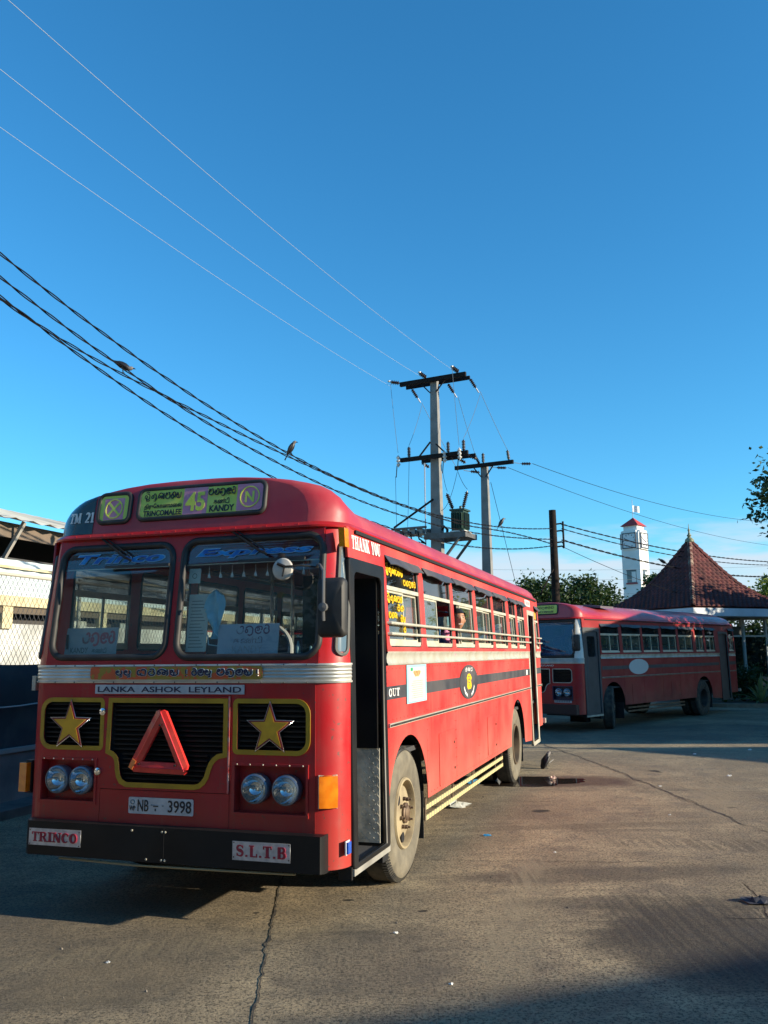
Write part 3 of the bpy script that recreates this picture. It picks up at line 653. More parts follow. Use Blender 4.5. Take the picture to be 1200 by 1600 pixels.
    # ---- belt moulding, stripe, rub rail
    def belt(y0, y1, fn, s=1):
        q = lambda u, z, d: fn(s * u, z, d); mb = MB(); us = [y0, y1]
        prof = [(1.742, .0), (1.742, .018), (1.752, .02), (1.762, .010), (1.80, .006), (1.83, .010), (1.843, .02), (1.853, .018), (1.853, 0)]
        mb.grid([[q(u, z, d) for u in us] for z, d in prof]); return mb.build('belt_moulding', DULLSIL, B, 50)
    belt(1.01, 8.58, smap); belt(9.335, 9.88, smap); belt(.21, 9.9, lmap, -1)
    gridmap('stripe', smap, [1.0, 8.58] if A else [1.05, 8.5], [1.475, 1.578] if A else [1.47, 1.56], CHAR, B, .0075 if A else .0075, .002)
    gridmap('stripe', smap, [9.34, 9.87], [1.475, 1.578], CHAR, B, .0075, .002)
    for a, c in ((1.04, 8.55), (9.36, 9.87)):
        t = MB(); t.box((a, 1.262, .005), (c, 1.292, .022), smap); rr_ = t.build('rub_rail', DULLSIL, B)
        MB().box((a + .01, 1.268, .022), (c - .01, 1.284, .027), smap).build('rubber_insert', RUBBER, rr_)
    # service flaps in the lower panels
    for (a, z0, c, z1) in ((2.62, .60, 3.28, 1.08), (4.98, .62, 5.55, 1.07)):
        o = plate('service_flap', [rrect(a, z0, c, z1, .02)], .004, lambda u, z, d: smap(u, z, d + .0065), RS, B)
        for zz in (.7, .95): MB().lathe([(.013, .012), (.012, .02), (.001, .022)], 'x', (1.2, c - .06, zz), 10, cap=False).build('latch', RUSTY, o)
    # ---- door opening
    DF = BLACK if A else mat('door_grey_paint', (.05, .055, .06), .5, c2=(.035, .04, .045), scale=4)
    loops = [rrect(.20, .40, 1.0, 2.515, .03), rrect(.275, .43, .925, 2.42, .07, r4=(.0, .0, .07, .07))[::-1]]
    plate('door_frame', loops, .03, lambda u, z, d: smap(u, z, d - .003), DF, B)
    if A:
        leaf = MB(); leaf.box((.80, .285, .44), (1.19, .312, 2.40)); lf = leaf.build('folding_door_leaf', BLACK, B)
        leaf = MB(); leaf.box((.84, .325, .44), (1.175, .35, 2.40)); leaf.build('folding_door_leaf', BLACK, B)
        sw = MB(); sw.box((.55, .915, .43), (1.17, .935, 1.12)); rows = []
        swo = sw.build('step_well_panel', TREADP, B)
        rg = MB()
        for i in range(18):
            for j in range(20):
                x = .57 + i * .034; z = .45 + j * .034
                if (i + j) % 2: rg.bar((x, .913, z), (x + .022, .913, z + .022), .004, .004)
                else: rg.bar((x + .022, .913, z), (x, .913, z + .022), .004, .004)
        kind(rg.build('chequer_ribs', TREADP, swo), 'stuff')
        ud = MB(); ud.box((.60, .90, 1.12), (1.16, .94, 2.42)); ud.build('door_rear_panel', BLACK, B)
    for k, (z, x0) in enumerate(((.395, .62), (.70, .35), (.95, .05))):
        s = MB(); s.box((x0, .262, .37), (1.19 - k * (.58 if k == 1 else .425), .91, z + .012)); s.build('step', TREADP if k else INTDARK, B)
    MB().box((.05, .255, .37), (1.16, .275, 1.70)).build('step_well_front', INTDARK, B)
    s = MB(); s.box((1.165, .2, .36), (1.225, 1.0, .405)); s.build('door_sill', SILVER if A else DULLSIL, B)
    s = MB(); s.box((1.12, .175, .34), (1.212, .2, .42)); s.build('sill_bracket', BLACK, B)
    MB().box((.76, .945, .28), (1.18, 1.082, 1.05)).build('underbody_sun_block', MATTB, B); MB().box((.3, .945, .18), (.755, 1.16, 1.05)).build('underbody_sun_block', MATTB, B)  # boxes added to stop sun leaking under the floor
    if not A:
        dl = plate('door_leaf', [rect(.285, .43, .92, 2.415), rrect(.40, 1.80, .80, 2.30, .05)[::-1]], .03, lambda u, z, d: smap(u, z, d - .03), DF, B)
        MB().box((.39, 1.79, -.03), (.81, 2.31, -.026), smap).build('door_pane', TGLASS, dl)
        MB().box((.60, .6, -.014), (.606, 2.3, -.010), smap).build('door_fold', MATTB, dl)
    # rear door
    plate('rear_door_frame', [rect(8.585, .40, 9.33, 2.515), rrect(8.64, .43, 9.27, 2.44, .04)[::-1]], .03, lambda u, z, d: smap(u, z, d - .003), DULLSIL if A else DF, B)
    if A:
        MB().box((1.19, 8.60, .37), (1.23, 9.33, .43)).build('rear_door_sill', DULLSIL, B)
        MB().box((.6, 9.24, .43), (1.15, 9.27, 2.42)).build('rear_door_leaf', BLACK, B)
    else:
        MB().box((8.64, .43, -.035), (9.27, 2.44, -.02), smap).build('rear_door_leaf', DF, B)
    # ---- roof: stacked rounded outlines
    prof = [(2.735, 1.222), (2.79, 1.222), (2.85, 1.225), (2.91, 1.213), (2.97, 1.183), (3.02, 1.135), (3.06, 1.07), (3.09, .97), (3.115, .87), (3.137, .74), (3.155, .58), (3.168, .40), (3.176, .2), (3.179, .05)]
    MAINW = [(2.735, 1.222), (2.79, 1.214), (2.85, 1.185), (2.90, 1.135), (2.94, 1.07), (2.98, .98), (3.02, .87), (3.06, .74), (3.09, .62), (3.12, .47), (3.14, .34), (3.155, .24), (3.168, .14), (3.176, .07), (3.179, .02)]
    FY = [(2.735, .10), (2.85, .120), (2.95, .135), (3.02, .147), (3.07, .156), (3.10, .163), (3.12, .168), (3.137, .175), (3.155, .19), (3.168, .22), (3.176, .32), (3.179, .5)]
    def interp(T, z):
        for (a, p), (b_, q) in zip(T, T[1:]):
            if a <= z <= b_: return p + (q - p) * (z - a) / (b_ - a)
        return T[-1][1] if z > T[-1][0] else T[0][1]
    rows = []
    YE = 9.96
    def outline(z, hw, extra=0.0):
        fy = interp(FY, z) - extra; ry = YE - (interp(FY, z) - .1) * 1.6 + extra; r = min(.24, hw * .95); hw = hw + extra; P = []
        for (cx, cy, a0) in ((XC + hw - r, fy + r, -90), (XC + hw - r, ry - r, 0), (XC - hw + r, ry - r, 90), (XC - hw + r, fy + r, 180)):
            for i in range(9): a = radians(a0 + 90 * i / 8); P.append((cx + r * cos(a), cy + r * sin(a), z))
            if a0 == -90 or a0 == 90:                       # points along the long sides
                ya, yb = (fy + r, ry - r) if a0 == -90 else (ry - r, fy + r)
                ks_ = (.04, .08, .13, .2, .35, .5, .7, .85, .93); ks_ = ks_ if a0 == -90 else [1 - q for q in reversed(ks_)]
                for q in ks_: P.append((XC + (hw if a0 == -90 else -hw), ya + (yb - ya) * q, z))
        if not extra:
            kk = interp(MAINW, z) / interp(prof, z); Q = []
            for (x, y, zq) in P:
                t_ = max(0, min(1, (y - .20) / .55)); t_ = t_ * t_ * (3 - 2 * t_); Q.append((XC + (x - XC) * (1 + (kk - 1) * t_), y, zq))
            P = Q
        P.append(P[0]); return P
    mb = MB(); mb.grid([outline(z, hw) for z, hw in prof]); 
    mb.build('roof', REDROOF if A else mat('bus_red_gloss_roof_paint', (.36, .014, .022), .35, c2=(.44, .04, .05), scale=1.4, coat=.25, dirt=(.35, .14, .13), dirt_amt=.4, bump=.2, bscale=3), B, 50)
    gb = MB(); o1 = outline(2.735, 1.222, .0); gb.grid([outline(2.728, 1.222, .002), outline(2.728, 1.222, .032), outline(2.742, 1.222, .036), outline(2.768, 1.222, .016), outline(2.772, 1.222, .001)])
    gb.build('gutter', RED if A else RED, B, 40)
    MB().box((1.185, .34, 2.700), (1.196, 9.7, 2.726)).build('gutter_shade_strip', MATTB, B)  # black strip that paints in the shadow line under the gutter
    # rivets along the front gutter
    rv = MB()
    for i in range(16):
        x = XC - .95 + i * .125; rv.lathe([(.007, 0), (.005, -.004), (.0005, -.005)], 'y', (x, .074, 2.752), 6, cap=False)
    rv.build('rivet', RED, B, recalc=True); 
    cl = MB(); cl.grid([[(-1.28, .3, 2.68), (1.13, .3, 2.68)], [(-1.28, 9.8, 2.68), (1.13, 9.8, 2.68)]]); cl.build('ceiling_lining', INTER, B)
    if not A:
        MB().box((.45, 1.6, 3.10), (.95, 2.3, 3.155), lambda x, y, z: (x, y, z - .12 * max(0, x - .45))).build('roof_patch', mat('bare_roof_patch', (.10, .08, .10), .5), B)
    # ---- rear wall
    mb = MB(); us = lin(-HW0 + XC, HW0 + XC, 1)
    def rmap(u, z, d=0.0):
        hw = HW0 - tilt(z); k = u - XC; s = 1 if k >= 0 else -1; k = abs(k); fl = hw - RC
        if k <= fl: return (u, 10.08 + d, z)
        a = min((k - fl) / RC, pi / 2); return (XC + s * (fl + (RC + d) * sin(a)), 10.08 - RC + (RC + d) * cos(a), z)
    ue = HW0 - RC + RC * pi / 2
    us = [XC - ue + RC * pi / 2 * i / 6 for i in range(7)] + [XC + ue - RC * pi / 2 + RC * pi / 2 * i / 6 for i in range(7)]
    mb.grid([[rmap(u if True else u, z) for u in us] for z in (.60, 1.845, 1.85)]); mb.build('rear_panel', RS, B, 40)
    plate('rear_window_wall', [rect(-1.1, 1.85, .95, 2.735), rrect(-.95, 1.9, -.12, 2.5, .08)[::-1], rrect(-.02, 1.9, .82, 2.5, .08)[::-1]], .01, lambda u, z, d: rmap(u, z, d), RS, B)
    gridmap('rear_corner', rmap, [XC + ue - RC * pi / 2 - .06 + (RC * pi / 2 + .06) * i / 6 for i in range(7)], [1.85, 2.735], RS, B)
    gridmap('rear_corner', rmap, [XC - ue + (RC * pi / 2 + .06) * i / 6 for i in range(7)], [1.85, 2.735], RS, B)
    MB().box((-.95, 10.07, 1.9), (.82, 10.073, 2.5)).build('rear_window', SGLASS, B)
    t = MB(); t.box((1.16, 10.0, .62), (1.235, 10.10, .70)); t.build('rear_bumper_end', DULLSIL, B)
    # ---- front corners
    ue = HW0 - RC + RC * pi / 2
    WP = mat('white_pillar_paint', (.68, .68, .64), .45, c2=(.55, .55, .5), scale=6)
    for s in (1, -1):
        u0, u1 = (1.02 if s > 0 else -1.2), XC + s * ue
        us = lin(u0, u1, 8)
        gridmap('corner_panel', fmap, us, [.43, 1.0, 1.64], RED, B)
        top = (RED if A else WP)
        gridmap('corner_pillar', fmap, lin(1.045 if s > 0 else -1.175, u1, 8), lin(1.772, 2.735, 4), top, B)
        # quarter glass set in the corner pillar
        c = XC + s * (HW0 - RC + .205); P = rrect(c - .052, 1.83, c + .052, 2.63, .05, 6); P = densify(P, .1)
        f = ring(P, fmap, .014, .006).build('quarter_window', mat('quarter_window_rubber', (.10, .10, .09), .6), B, 40) if A else None
        if A:
            q = gridmap('pane', fmap, lin(c - .046, c + .046, 4), lin(1.85, 2.61, 8), mat('grey_quarter_glass', (.09, .12, .14), .08, coat=.6), f, .005, .001)
    # ---- front lower skin
    GR = [(-.57, 1.50), (-.58, 1.165), (-.555, 1.155), (-.53, 1.14), (-.51, 1.115), (-.50, 1.08), (-.495, 1.03), (-.485, .99), (-.468, .962), (-.43, .945), (.115, .945), (.145, .952), (.172, .972), (.195, 1.005), (.21, 1.055), (.23, 1.10), (.255, 1.13), (.29, 1.155), (.335, 1.165), (.335, 1.50)]
    GL = rrect(-1.165, 1.19, -.672, 1.502, .07, 6, (.07, .005, .005, .07)); GRt = rrect(.44, 1.19, .955, 1.502, .07, 6, (.005, .07, .07, .005))
    LBX = (-1.165, .80, -.705, 1.085); RBX = (.425, .775, .955, 1.085)
    plate('front_panel', [rect(-1.2, .43, -.657, 1.638), rect(LBX[0], LBX[1], LBX[2], LBX[3])[::-1], GL[::-1]], .004, fmap, RED, B)
    plate('front_panel', [rect(.387, .43, 1.02, 1.638), rect(RBX[0], RBX[1], RBX[2], RBX[3])[::-1], GRt[::-1]], .004, fmap, RED, B)
    plate('front_panel', [rect(-.653, .43, .383, .890)], .004, fmap, RED, B)
    hatch = plate('engine_hatch', [rect(-.653, .895, .383, 1.548), GR], .006, lambda u, z, d: fmap(u, z, d + .004), RED, B)
    plate('front_panel', [rect(-.653, 1.552, .383, 1.638)], .004, fmap, RED, B)
    if A:
        for z, x in ((1.435, -.645), (1.013, -.668)):
            MB().lathe([(.026, .0), (.026, -.02), (.012, -.026), (.0005, -.027)], 'y', (x, -.008, z), 12, cap=False).build('hatch_knob', CHROME, hatch, 30)
        t = MB(); t.box((.372, -.016, .895), (.384, -.010, 1.55)); t.build('hatch_edge_strip', mat('bare_bright_edge', (.62, .08, .07), .35, c2=(.5, .3, .26), scale=20), hatch)
    # grilles: backing, slats, painted surround
    for loop, (x0, x1), wd, (z0, z1) in ((GL, (-1.18, -.66), .032, (1.19, 1.502)), (GR, (-.585, .34), .034, (.945, 1.50)), (GRt, (.43, .965), .032, (1.19, 1.502))):
        gg = MB().box((x0, .055, z0 - .02), (x1, .06, z1 + .02)).build('grille', MATTB, B)
        z = z0 + .012; k = 0
        while z < z1:
            xa, xb = x0 + .012, x1 - .012
            if loop is GR and z < 1.15:
                xa, xb = -.49, .2
            s = MB(); s.box((xa, .012, z), (xb, .045, z + .010), lambda x, y, zz: (x, y, zz + (.028 - y) * .35)); s.build('slat', BLACK, gg); z += .034; k += 1
        PO = offset_poly(loop, wd) if A else offset_poly(loop, .018)
        plate('grille_surround', [PO, loop[::-1]], .006, lambda u, z, d: fmap(u, z, d + (.010 if loop is GR else .006)), YEL if A else DULLSIL, B)
    if A:
        for cx in (-.918, .697):
            st = plate('star_emblem', [STAR(cx, 1.333, .190)], .012, lambda u, z, d: fmap(u, z, d + .018), CHROME, B)
            plate('star_border', [STAR(cx, 1.333, .176)], .003, lambda u, z, d: fmap(u, z, d + .0315), mat('star_maroon_edge', (.22, .02, .03), .4), st)
            plate('star_face', [STAR(cx, 1.333, .148)], .003, lambda u, z, d: fmap(u, z, d + .0345), STARY, st)
    # lamp housings
    LB = RED if A else mat('navy_lamp_panel', (.012, .018, .06), .4)
    for (x0, z0, x1, z1) in (LBX, RBX):
        h = MB(); y1 = .075
        for a, c in (((x0, 0, z0), (x1, y1, z0)), ((x0, 0, z1), (x1, y1, z1))): h.grid([[(x0, .0, a[2]), (x1, .0, a[2])], [(x0, y1, a[2]), (x1, y1, a[2])]])
        for x in (x0, x1): h.grid([[(x, .0, z0), (x, .0, z1)], [(x, y1, z0), (x, y1, z1)]])
        h.grid([[(x0, y1, z0), (x1, y1, z0)], [(x0, y1, z1), (x1, y1, z1)]])
        hh_ = h.build('lamp_housing', LB, B)
        rim_ = MB()
        for (a, b2, c2_, d2_) in ((x0 - .02, z0 - .02, x1 + .02, z0), (x0 - .02, z1, x1 + .02, z1 + .016), (x0 - .02, z0, x0, z1), (x1, z0, x1 + .018, z1)): rim_.box((a, b2, .004), (c2_, d2_, .012), fmap)
        rim_.build('housing_lip', LB, hh_)
        if A:
            for k in range(6):
                MB().lathe([(.006, 0), (.004, -.004), (.0003, -.005)], 'y', (x0 + .02 + k * (x1 - x0 - .04) / 5, -.012, z1 + .008), 6, cap=False).build('screw', DULLSIL, hh_)
    if A:
        for x, z in ((-1.02, .945), (-.815, .945), (.582, .935), (.812, .932)): headlamp(B, x, z, .022)
    else:
        for x, z in ((-1.02, .945), (-.815, .945), (.582, .945), (.812, .945)): headlamp(B, x, z, .022)
    # ---- front belt moulding, ribbed, wraps the corners
    us = lin(XC - ue, -1.145, 6) + lin(1.0, XC + ue, 6)
    prof = [(1.64, 0), (1.64, .014), (1.652, .016), (1.655, .008)] + [(1.655 + .012 * k, .007 if k % 2 else .012) for k in range(1, 9)] + [(1.757, .008), (1.76, .016), (1.772, .014), (1.772, 0)]
    mb = MB(); mb.grid([[fmap(u, z, d) for u in us] for z, d in prof]); fb = mb.build('front_belt_moulding', SILVER, B, 30)
    if A:
        for k in range(13): 
            for z in (1.646, 1.766): MB().lathe([(.006, 0), (.004, -.004), (.0003, -.005)], 'y', (-1.08 + k * .17, -.0155, z), 6, cap=False).build('rivet', mat('rivet_dark', (.12, .12, .11), .6), fb)
        stk = plate('prayer_sticker', [rrect(-.77, 1.666, .632, 1.756, .02)], .001, lambda u, z, d: fmap(u, z, d + .0175), ORST, B)
        w1 = sinhala(['bu', 'bu'], -.55, 1.695, -.42, .046, .24) + sinhala(['sa', 'ra', 'na', 'ya'], -.37, 1.695, -.02, .046, .24) + sinhala(['ex'], .01, 1.69, .06, .05, .2) + sinhala(['ra', 'wa', 'bu'], .08, 1.695, .24, .046, .24) + sinhala(['ma', 'nu', 'wa', 'ya'], .28, 1.695, .56, .046, .24) + sinhala(['ex'], .57, 1.69, .62, .05, .2)
        kind(strokes([(p, [q * 1.55 for q in wd] if isinstance(wd, list) else wd * 1.55) for p, wd in w1], fmap, rise=.019, t=.0006).build('prayer_lettering_outline', WHITE, stk), 'stuff')
        kind(strokes(w1, fmap, rise=.0225, t=.0006).build('prayer_lettering', NAVY, stk), 'stuff')
        mk = plate('maker_nameplate', [rect(-.725, 1.563, .492, 1.628)], .004, lambda u, z, d: fmap(u, z, d + .010), PLATEW, B)
        put_text('maker_lettering', 'LANKA  ASHOK  LEYLAND', .040, -.116, 1.575, lambda u, z, d: fmap(u, z, d + .014), NAVY, mk, width=1.17, bold=.012, rise=.002)
        np_ = plate('number_plate', [rrect(-.408, .733, .112, .845, .01)], .004, lambda u, z, d: fmap(u, z, d + .006), PLATEW, B)
        q = lambda u, z, d: fmap(u, z, d + .010)
        put_text('plate_lettering', 'NB', .078, -.288, .751, q, INK, np_, width=.088, bold=.01, rise=.002)
        put_text('plate_lettering', '3998', .082, .005, .750, q, INK, np_, width=.185, bold=.01, rise=.002)
        put_text('plate_lettering', 'WP', .034, -.375, .752, q, INK, np_, width=.048, bold=.01, rise=.002)
        MB().box((-.205, .785, .012), (-.165, .793, .0135), fmap).build('plate_dash', INK, np_)
        MB().box((-.192, .756, .012), (-.183, .772, .0135), fmap).build('plate_dash', INK, np_)
        for u, z in ((-.226, .792), (-.135, .79)): MB().box((u, z, .012), (u + .014, z + .006, .0135), fmap).build('plate_dot', GREYINK, np_)
        ring([(-.375 + .016 * cos(a * pi / 6), .812 + .014 * sin(a * pi / 6)) for a in range(12)], fmap, .003, .012, 5).build('plate_crest', GREYINK, np_)
    else:
        put_text('maker_lettering', 'LANKA  ASHOK  LEYLAND', .040, -.116, 1.575, lambda u, z, d: fmap(u, z, d + .006), WHITE, B, width=1.17, bold=.012)
        np_ = plate('number_plate', [rrect(.45, .70, .93, .765, .01)], .004, lambda u, z, d: fmap(u, z, d + .006), PLATEW, B)
        for k in range(9): MB().box((.48 + k * .047, .712, .012), (.51 + k * .047, .752, .0135), fmap).build('plate_mark', GREYINK, np_)
    # ---- bumper
    bx = MB(); x0, x1 = -1.245, 1.10; ys = -.088
    prof = [(ys + .084, .663), (ys, .662), (ys, .43), (ys + .05, .42)]
    pts_u = [(x0 - .02, .14), (x0 + .03, .02), (x0 + .06, 0)] + [(x1 - .01, 0), (x1, .02), (x1 + .002, .10)]
    bx.grid([[(x, y + dy, z) for (x, dy) in pts_u] for (y, z) in prof]); bx.grid([[(x, y + dy + .012, z) for (x, dy) in pts_u] for (y, z) in [(ys + .03, .66), (ys + .006, .655), (ys + .006, .436), (ys + .05, .425)]])
    bmp_ = bx.build('front_bumper', BLACK if A else mat('maroon_black_bumper', (.03, .012, .014), .5), B, 30)
    if A:
        MB().box((-.068, ys - .002, .435), (-.064, ys + .004, .66)).build('bumper_seam', MATTB, bmp_)
        for x, z in ((-.08, .635), (-.055, .635), (-.08, .45), (-.055, .45), (-.32, .635), (-.2, .45)): MB().lathe([(.008, 0), (.007, -.006), (.0005, -.007)], 'y', (x, ys, z), 8, cap=False).build('bolt', DULLSIL, bmp_)
        q = lambda u, z, d: (u, ys - d, z)
        s1 = plate('bumper_sign', [rect(-1.18, .497, -.738, .612)], .003, q, GALV, B)
        strokes(slab('TRINCO', -1.155, .522, -.765, .066), q, rise=.0035, t=.0008).build('stencil_lettering', STENC, s1)
        s2 = plate('bumper_sign', [rect(.462, .487, .882, .607)], .003, q, GALV, B)
        strokes(slab('S.L.T.B', .488, .511, .858, .074), q, rise=.0035, t=.0008).build('stencil_lettering', STENC, s2)
        for s_, xs_ in ((s1, (-1.17, -.75)), (s2, (.472, .872))):
            for x in xs_:
                for z in (.505, .598): MB().lathe([(.005, 0), (.004, -.003), (.0003, -.004)], 'y', (x, ys - .003, z), 6, cap=False).build('screw', MATTB, s_)
        t = MB(); t.tube([(-.95, ys + .05, .405), (-.3, ys + .04, .395), (.4, ys + .03, .405), (.9, ys + .04, .41)], .008, 6); t.build('bumper_lower_edge', mat('bare_brass_edge', (.40, .34, .2), .5, .4), bmp_)
    # indicators
    if A:
        t = MB(); u0, u1 = 1.045, 1.165
        t.grid([[fmap(u, z, .0) for u in (u0, u0, (u0 + u1) / 2, u1, u1)] for z in (.82, 1.035)]) if False else None
        rows = []
        for z, dd in ((.822, .0), (.826, .028), (.93, .034), (1.030, .028), (1.034, .0)):
            rows.append([fmap(u0, z, 0), fmap(u0 + .004, z, dd), fmap((u0 + u1) / 2, z, dd + (.006 if dd else 0)), fmap(u1 - .004, z, dd), fmap(u1, z, 0)])
        t.grid(rows); ind = t.build('indicator_lamp', AMBER, B, 50)
        ring(densify(rect(u0, .822, u1, 1.034)), fmap, .006, .004, 5).build('lamp_bezel', DULLSIL, ind)
        t = MB(); t.box((-1.415, .05, .835), (-1.352, .10, 1.045)); ind = t.build('indicator_lamp', AMBER, B)
        MB().box((-1.400, .10, .82), (-1.345, .14, 1.06)).build('lamp_bezel', RUBBER, ind)
        MB().box((-1.385, .10, 1.58), (-1.352, .14, 1.69)).build('side_hinge', DULLSIL, B)
        t = MB(); t.box((.075, 2.575, .0), (.16, 2.71, .045), smap); t2 = t.build('marker_lamp', AMBER, B)
        rb = MB(); rb.box((.085, .525, .0), (.145, .60, .022), smap); ro = rb.build('side_reflector', BLUEL, B); MB().box((.078, .518, .0), (.152, .607, .008), smap).build('lamp_bezel', WHITE, ro)
    # ---- windscreens
    WL = rrect(-1.145, 1.825, -.16, 2.66, .11, 7); WR = rrect(-.07, 1.818, 1.035, 2.675, .11, 7)
    plate('windscreen_surround', [rect(-1.175, 1.772, 1.045, 2.735), WL[::-1], WR[::-1]], .012, lambda u, z, d: (u, lean(z) - d, z), RED if A else BLACK, B)
    for k, P in enumerate((WL, WR)):
        fr = ring(densify(P, .15), fmap, .026, .006, 8).build('windscreen', RUBBER, B, 50)
        P2 = offset_poly(P, -.01); plate('pane', [P2], .004, lambda u, z, d: fmap(u, z, d - .006), WGLASS if A else glass('blue_windscreen_glass', (.45, .52, .62), 1.0, (.05, .08, .2), .3), fr)
        if A:
            x0, x1 = (-1.13, -.17) if k == 0 else (-.06, 1.02)
            zb = 2.503
            P3 = [(x0 + .005, zb), (x1 - .005, zb), (x1 - .01, 2.60), (x1 - .07, 2.64), (x0 + .07, 2.64), (x0 + .01, 2.60)]
            plate('sun_film', [P3], .001, lambda u, z, d: fmap(u, z, d - .016), FILM, fr)
            MB().box((x0, zb - .010, -.03), (x1, zb - .002, -.022), fmap).build('blind_rail', FRAME, fr)
            wd, xa, xb = ('Trinco', -1.01, -.245) if k == 0 else ('Express', .03, .955)
            q = lambda u, z, d: fmap(u, z, d)
            put_text('windscreen_lettering_outline', wd, .080, (xa + xb) / 2, 2.532, lambda u, z, d: fmap(u, z, d - .003), WCYAN, fr, width=xb - xa + .02, bold=.045, rise=.004, shear=.3)
            put_text('windscreen_lettering', wd, .070, (xa + xb) / 2, 2.537, lambda u, z, d: fmap(u, z, d - .001), WBLUE, fr, width=xb - xa, bold=.028, rise=.004, shear=.3)
    # ---- destination boxes on the crown
    def cmap(u, z, d=0.0):
        return (u, interp(FY, z) - d, z)
    DG = SGREEN
    for (x0, z0, x1, z1, r, kk) in ((-.865, 2.858, -.585, 3.085, .05, 'small'), (-.505, 2.865, .56, 3.100, .05, 'big')):
        P = rrect(x0, z0, x1, z1, r, 6)
        fr = ring(densify(P, .1), cmap, .020, .003, 8).build('destination_box', RUBBER, B, 50)
        pn = plate('panel', [offset_poly(P, -.008)], .004, lambda u, z, d: (u, .148 + (z - 2.97) * .16 - d - .018, z), DG if A or kk == 'big' else DG, fr)
        q = lambda u, z, d: (u, .148 + (z - 2.97) * .16 - d - .022, z)
        if kk == 'small':
            plate('pink_square', [rect(-.815, 2.878, -.635, 3.050)], .001, q, SPINK, fr)
            ring([(-.725 + .075 * cos(a * pi / 12), 2.965 + .075 * sin(a * pi / 12)) for a in range(24)], q, .006, .002, 4).build('crossed_circle', SGREEN, fr)
            strokes([([(-.775, 2.915), (-.675, 3.015)], .018), ([(-.775, 3.015), (-.675, 2.915)], .018)], q, rise=.003, t=.001).build('crossed_circle', SGREEN, fr)
        elif A:
            plate('pink_square', [rect(-.115, 2.874, .088, 3.090)], .001, q, SPINK, fr)
            plate('pink_square', [rect(.335, 2.885, .545, 3.092)], .001, q, SPINK, fr)
            put_text('route_number', '45', .150, -.012, 2.905, q, SGREEN, fr, width=.165, bold=.03, rise=.003)
            ring([(.44 + .078 * cos(a * pi / 12), 2.988 + .078 * sin(a * pi / 12)) for a in range(24)], q, .006, .002, 4).build('circled_letter', SGREEN, fr)
            put_text('circled_letter', 'N', .085, .44, 2.946, q, SGREEN, fr, width=.075, bold=.03, rise=.003)
            put_text('destination_lettering', 'TRINCOMALEE', .044, -.290, 2.886, q, INK, fr, width=.33, bold=.028, rise=.003)
            put_text('destination_lettering', 'KANDY', .050, .216, 2.890, q, INK, fr, width=.205, bold=.028, rise=.003)
            put_text('destination_lettering', '\u0ba4\u0bbf\u0bb0\u0bc1\u0bc7\u0b95\u0bbe\u0ba3\u0bae\u0bc8\u0bb2', .052, -.290, 2.934, q, INK, fr, width=.325, bold=.022, rise=.003)
            put_text('destination_lettering', '\u0b95\u0ba3\u0bcd\u0b9f\u0bbf', .045, .21, 2.950, q, INK, fr, width=.13, bold=.022, rise=.003)
            sb = sinhala(['thri', 'ku', 'na', 'ma', 'la', 'ya'], -.46, 3.018, -.135, .055, .12) + sinhala(['ma', 'ha', 'nu', 'wa', 'ra'], .095, 3.022, .325, .053, .12)
            strokes(sb, q, rise=.003, t=.001).build('destination_lettering', INK, fr)
        else:
            sb = sinhala(['ma', 'ha', 'nu', 'wa', 'ra', 'ma'], -.1, 3.0, .45, .06, .16); strokes(sb, q, rise=.003, t=.001).build('destination_lettering', INK, fr)
            put_text('destination_lettering', 'TRINCOMALEE', .05, .15, 2.90, q, INK, fr, width=.6, bold=.028, rise=.003)
    if A:
        # painted black corner with the depot code
        def crown(u, z, d=0.0):
            hw = interp(prof2, z); k = u - XC; s = -1 if k < 0 else 1; k = abs(k); r = .24; fl = hw - r; fy = interp(FY, z)
            if k <= fl: return (u, fy - d, z)
            a = (k - fl) / r
            if a < pi / 2: return (XC + s * (fl + (r + d) * sin(a)), fy + r - (r + d) * cos(a), z)
            return (XC + s * (hw + d), fy + r + (k - fl - r * pi / 2), z)
        prof2 = [(2.735, 1.222), (2.79, 1.222), (2.85, 1.225), (2.91, 1.213), (2.97, 1.183), (3.02, 1.135), (3.06, 1.07), (3.09, .97), (3.115, .87), (3.137, .74)]
        mb = MB(); rows = []
        for z in lin(2.775, 3.115, 12):
            hw = interp(prof2, z); u1 = -.905; u0 = XC - (hw - .24 + .24 * pi / 2); rows.append([crown(u, z, .0035) for u in lin(u0, min(u1, XC - .02), 12)])
        mb.grid(rows); bk = mb.build('black_corner_panel', mat('depot_code_black', (.02, .022, .022), .25, c2=(.035, .045, .03), scale=8, coat=.3), B, 50)
        strokes(slab('TM 21', -1.135, 2.868, -.900, .082), lambda u, z, d: crown(u, z, d), rise=.006, t=.0008).build('depot_code_lettering', WHITE, bk)
        # THANK YOU / OUT
        kind(strokes(slab('THANK YOU', .285, 2.585, .92, .100), smap, rise=.021, t=.0008).build('thank_you_lettering', WHITE, B), 'stuff')
        strokes(slab('OUT', 1.05, 1.497, 1.34, .062), smap, rise=.009, t=.0008).build('out_lettering', WHITE, B)
        MB().box((8.15, 1.49, .0100), (8.30, 1.565, .0125), smap).build('white_label', WHITE, B)
        MB().box((8.45, 2.58, .0205), (9.0, 2.68, .0225), smap).build('header_label', WHITE, B)
        for k in range(4): MB().box((8.55 + k * .11, 2.60, .0225), (8.60 + k * .11, 2.66, .024), smap).build('header_label_mark', STENC, B)
        # poster
        po = MB(); po.box((1.545, 1.415, .0105), (2.18, 1.737, .0125), smap); pst = po.build('poster', PAPERC, B)
        MB().box((1.60, 1.43, .0125), (2.12, 1.715, .0135), smap).build('poster_sheet', PAPER, pst)
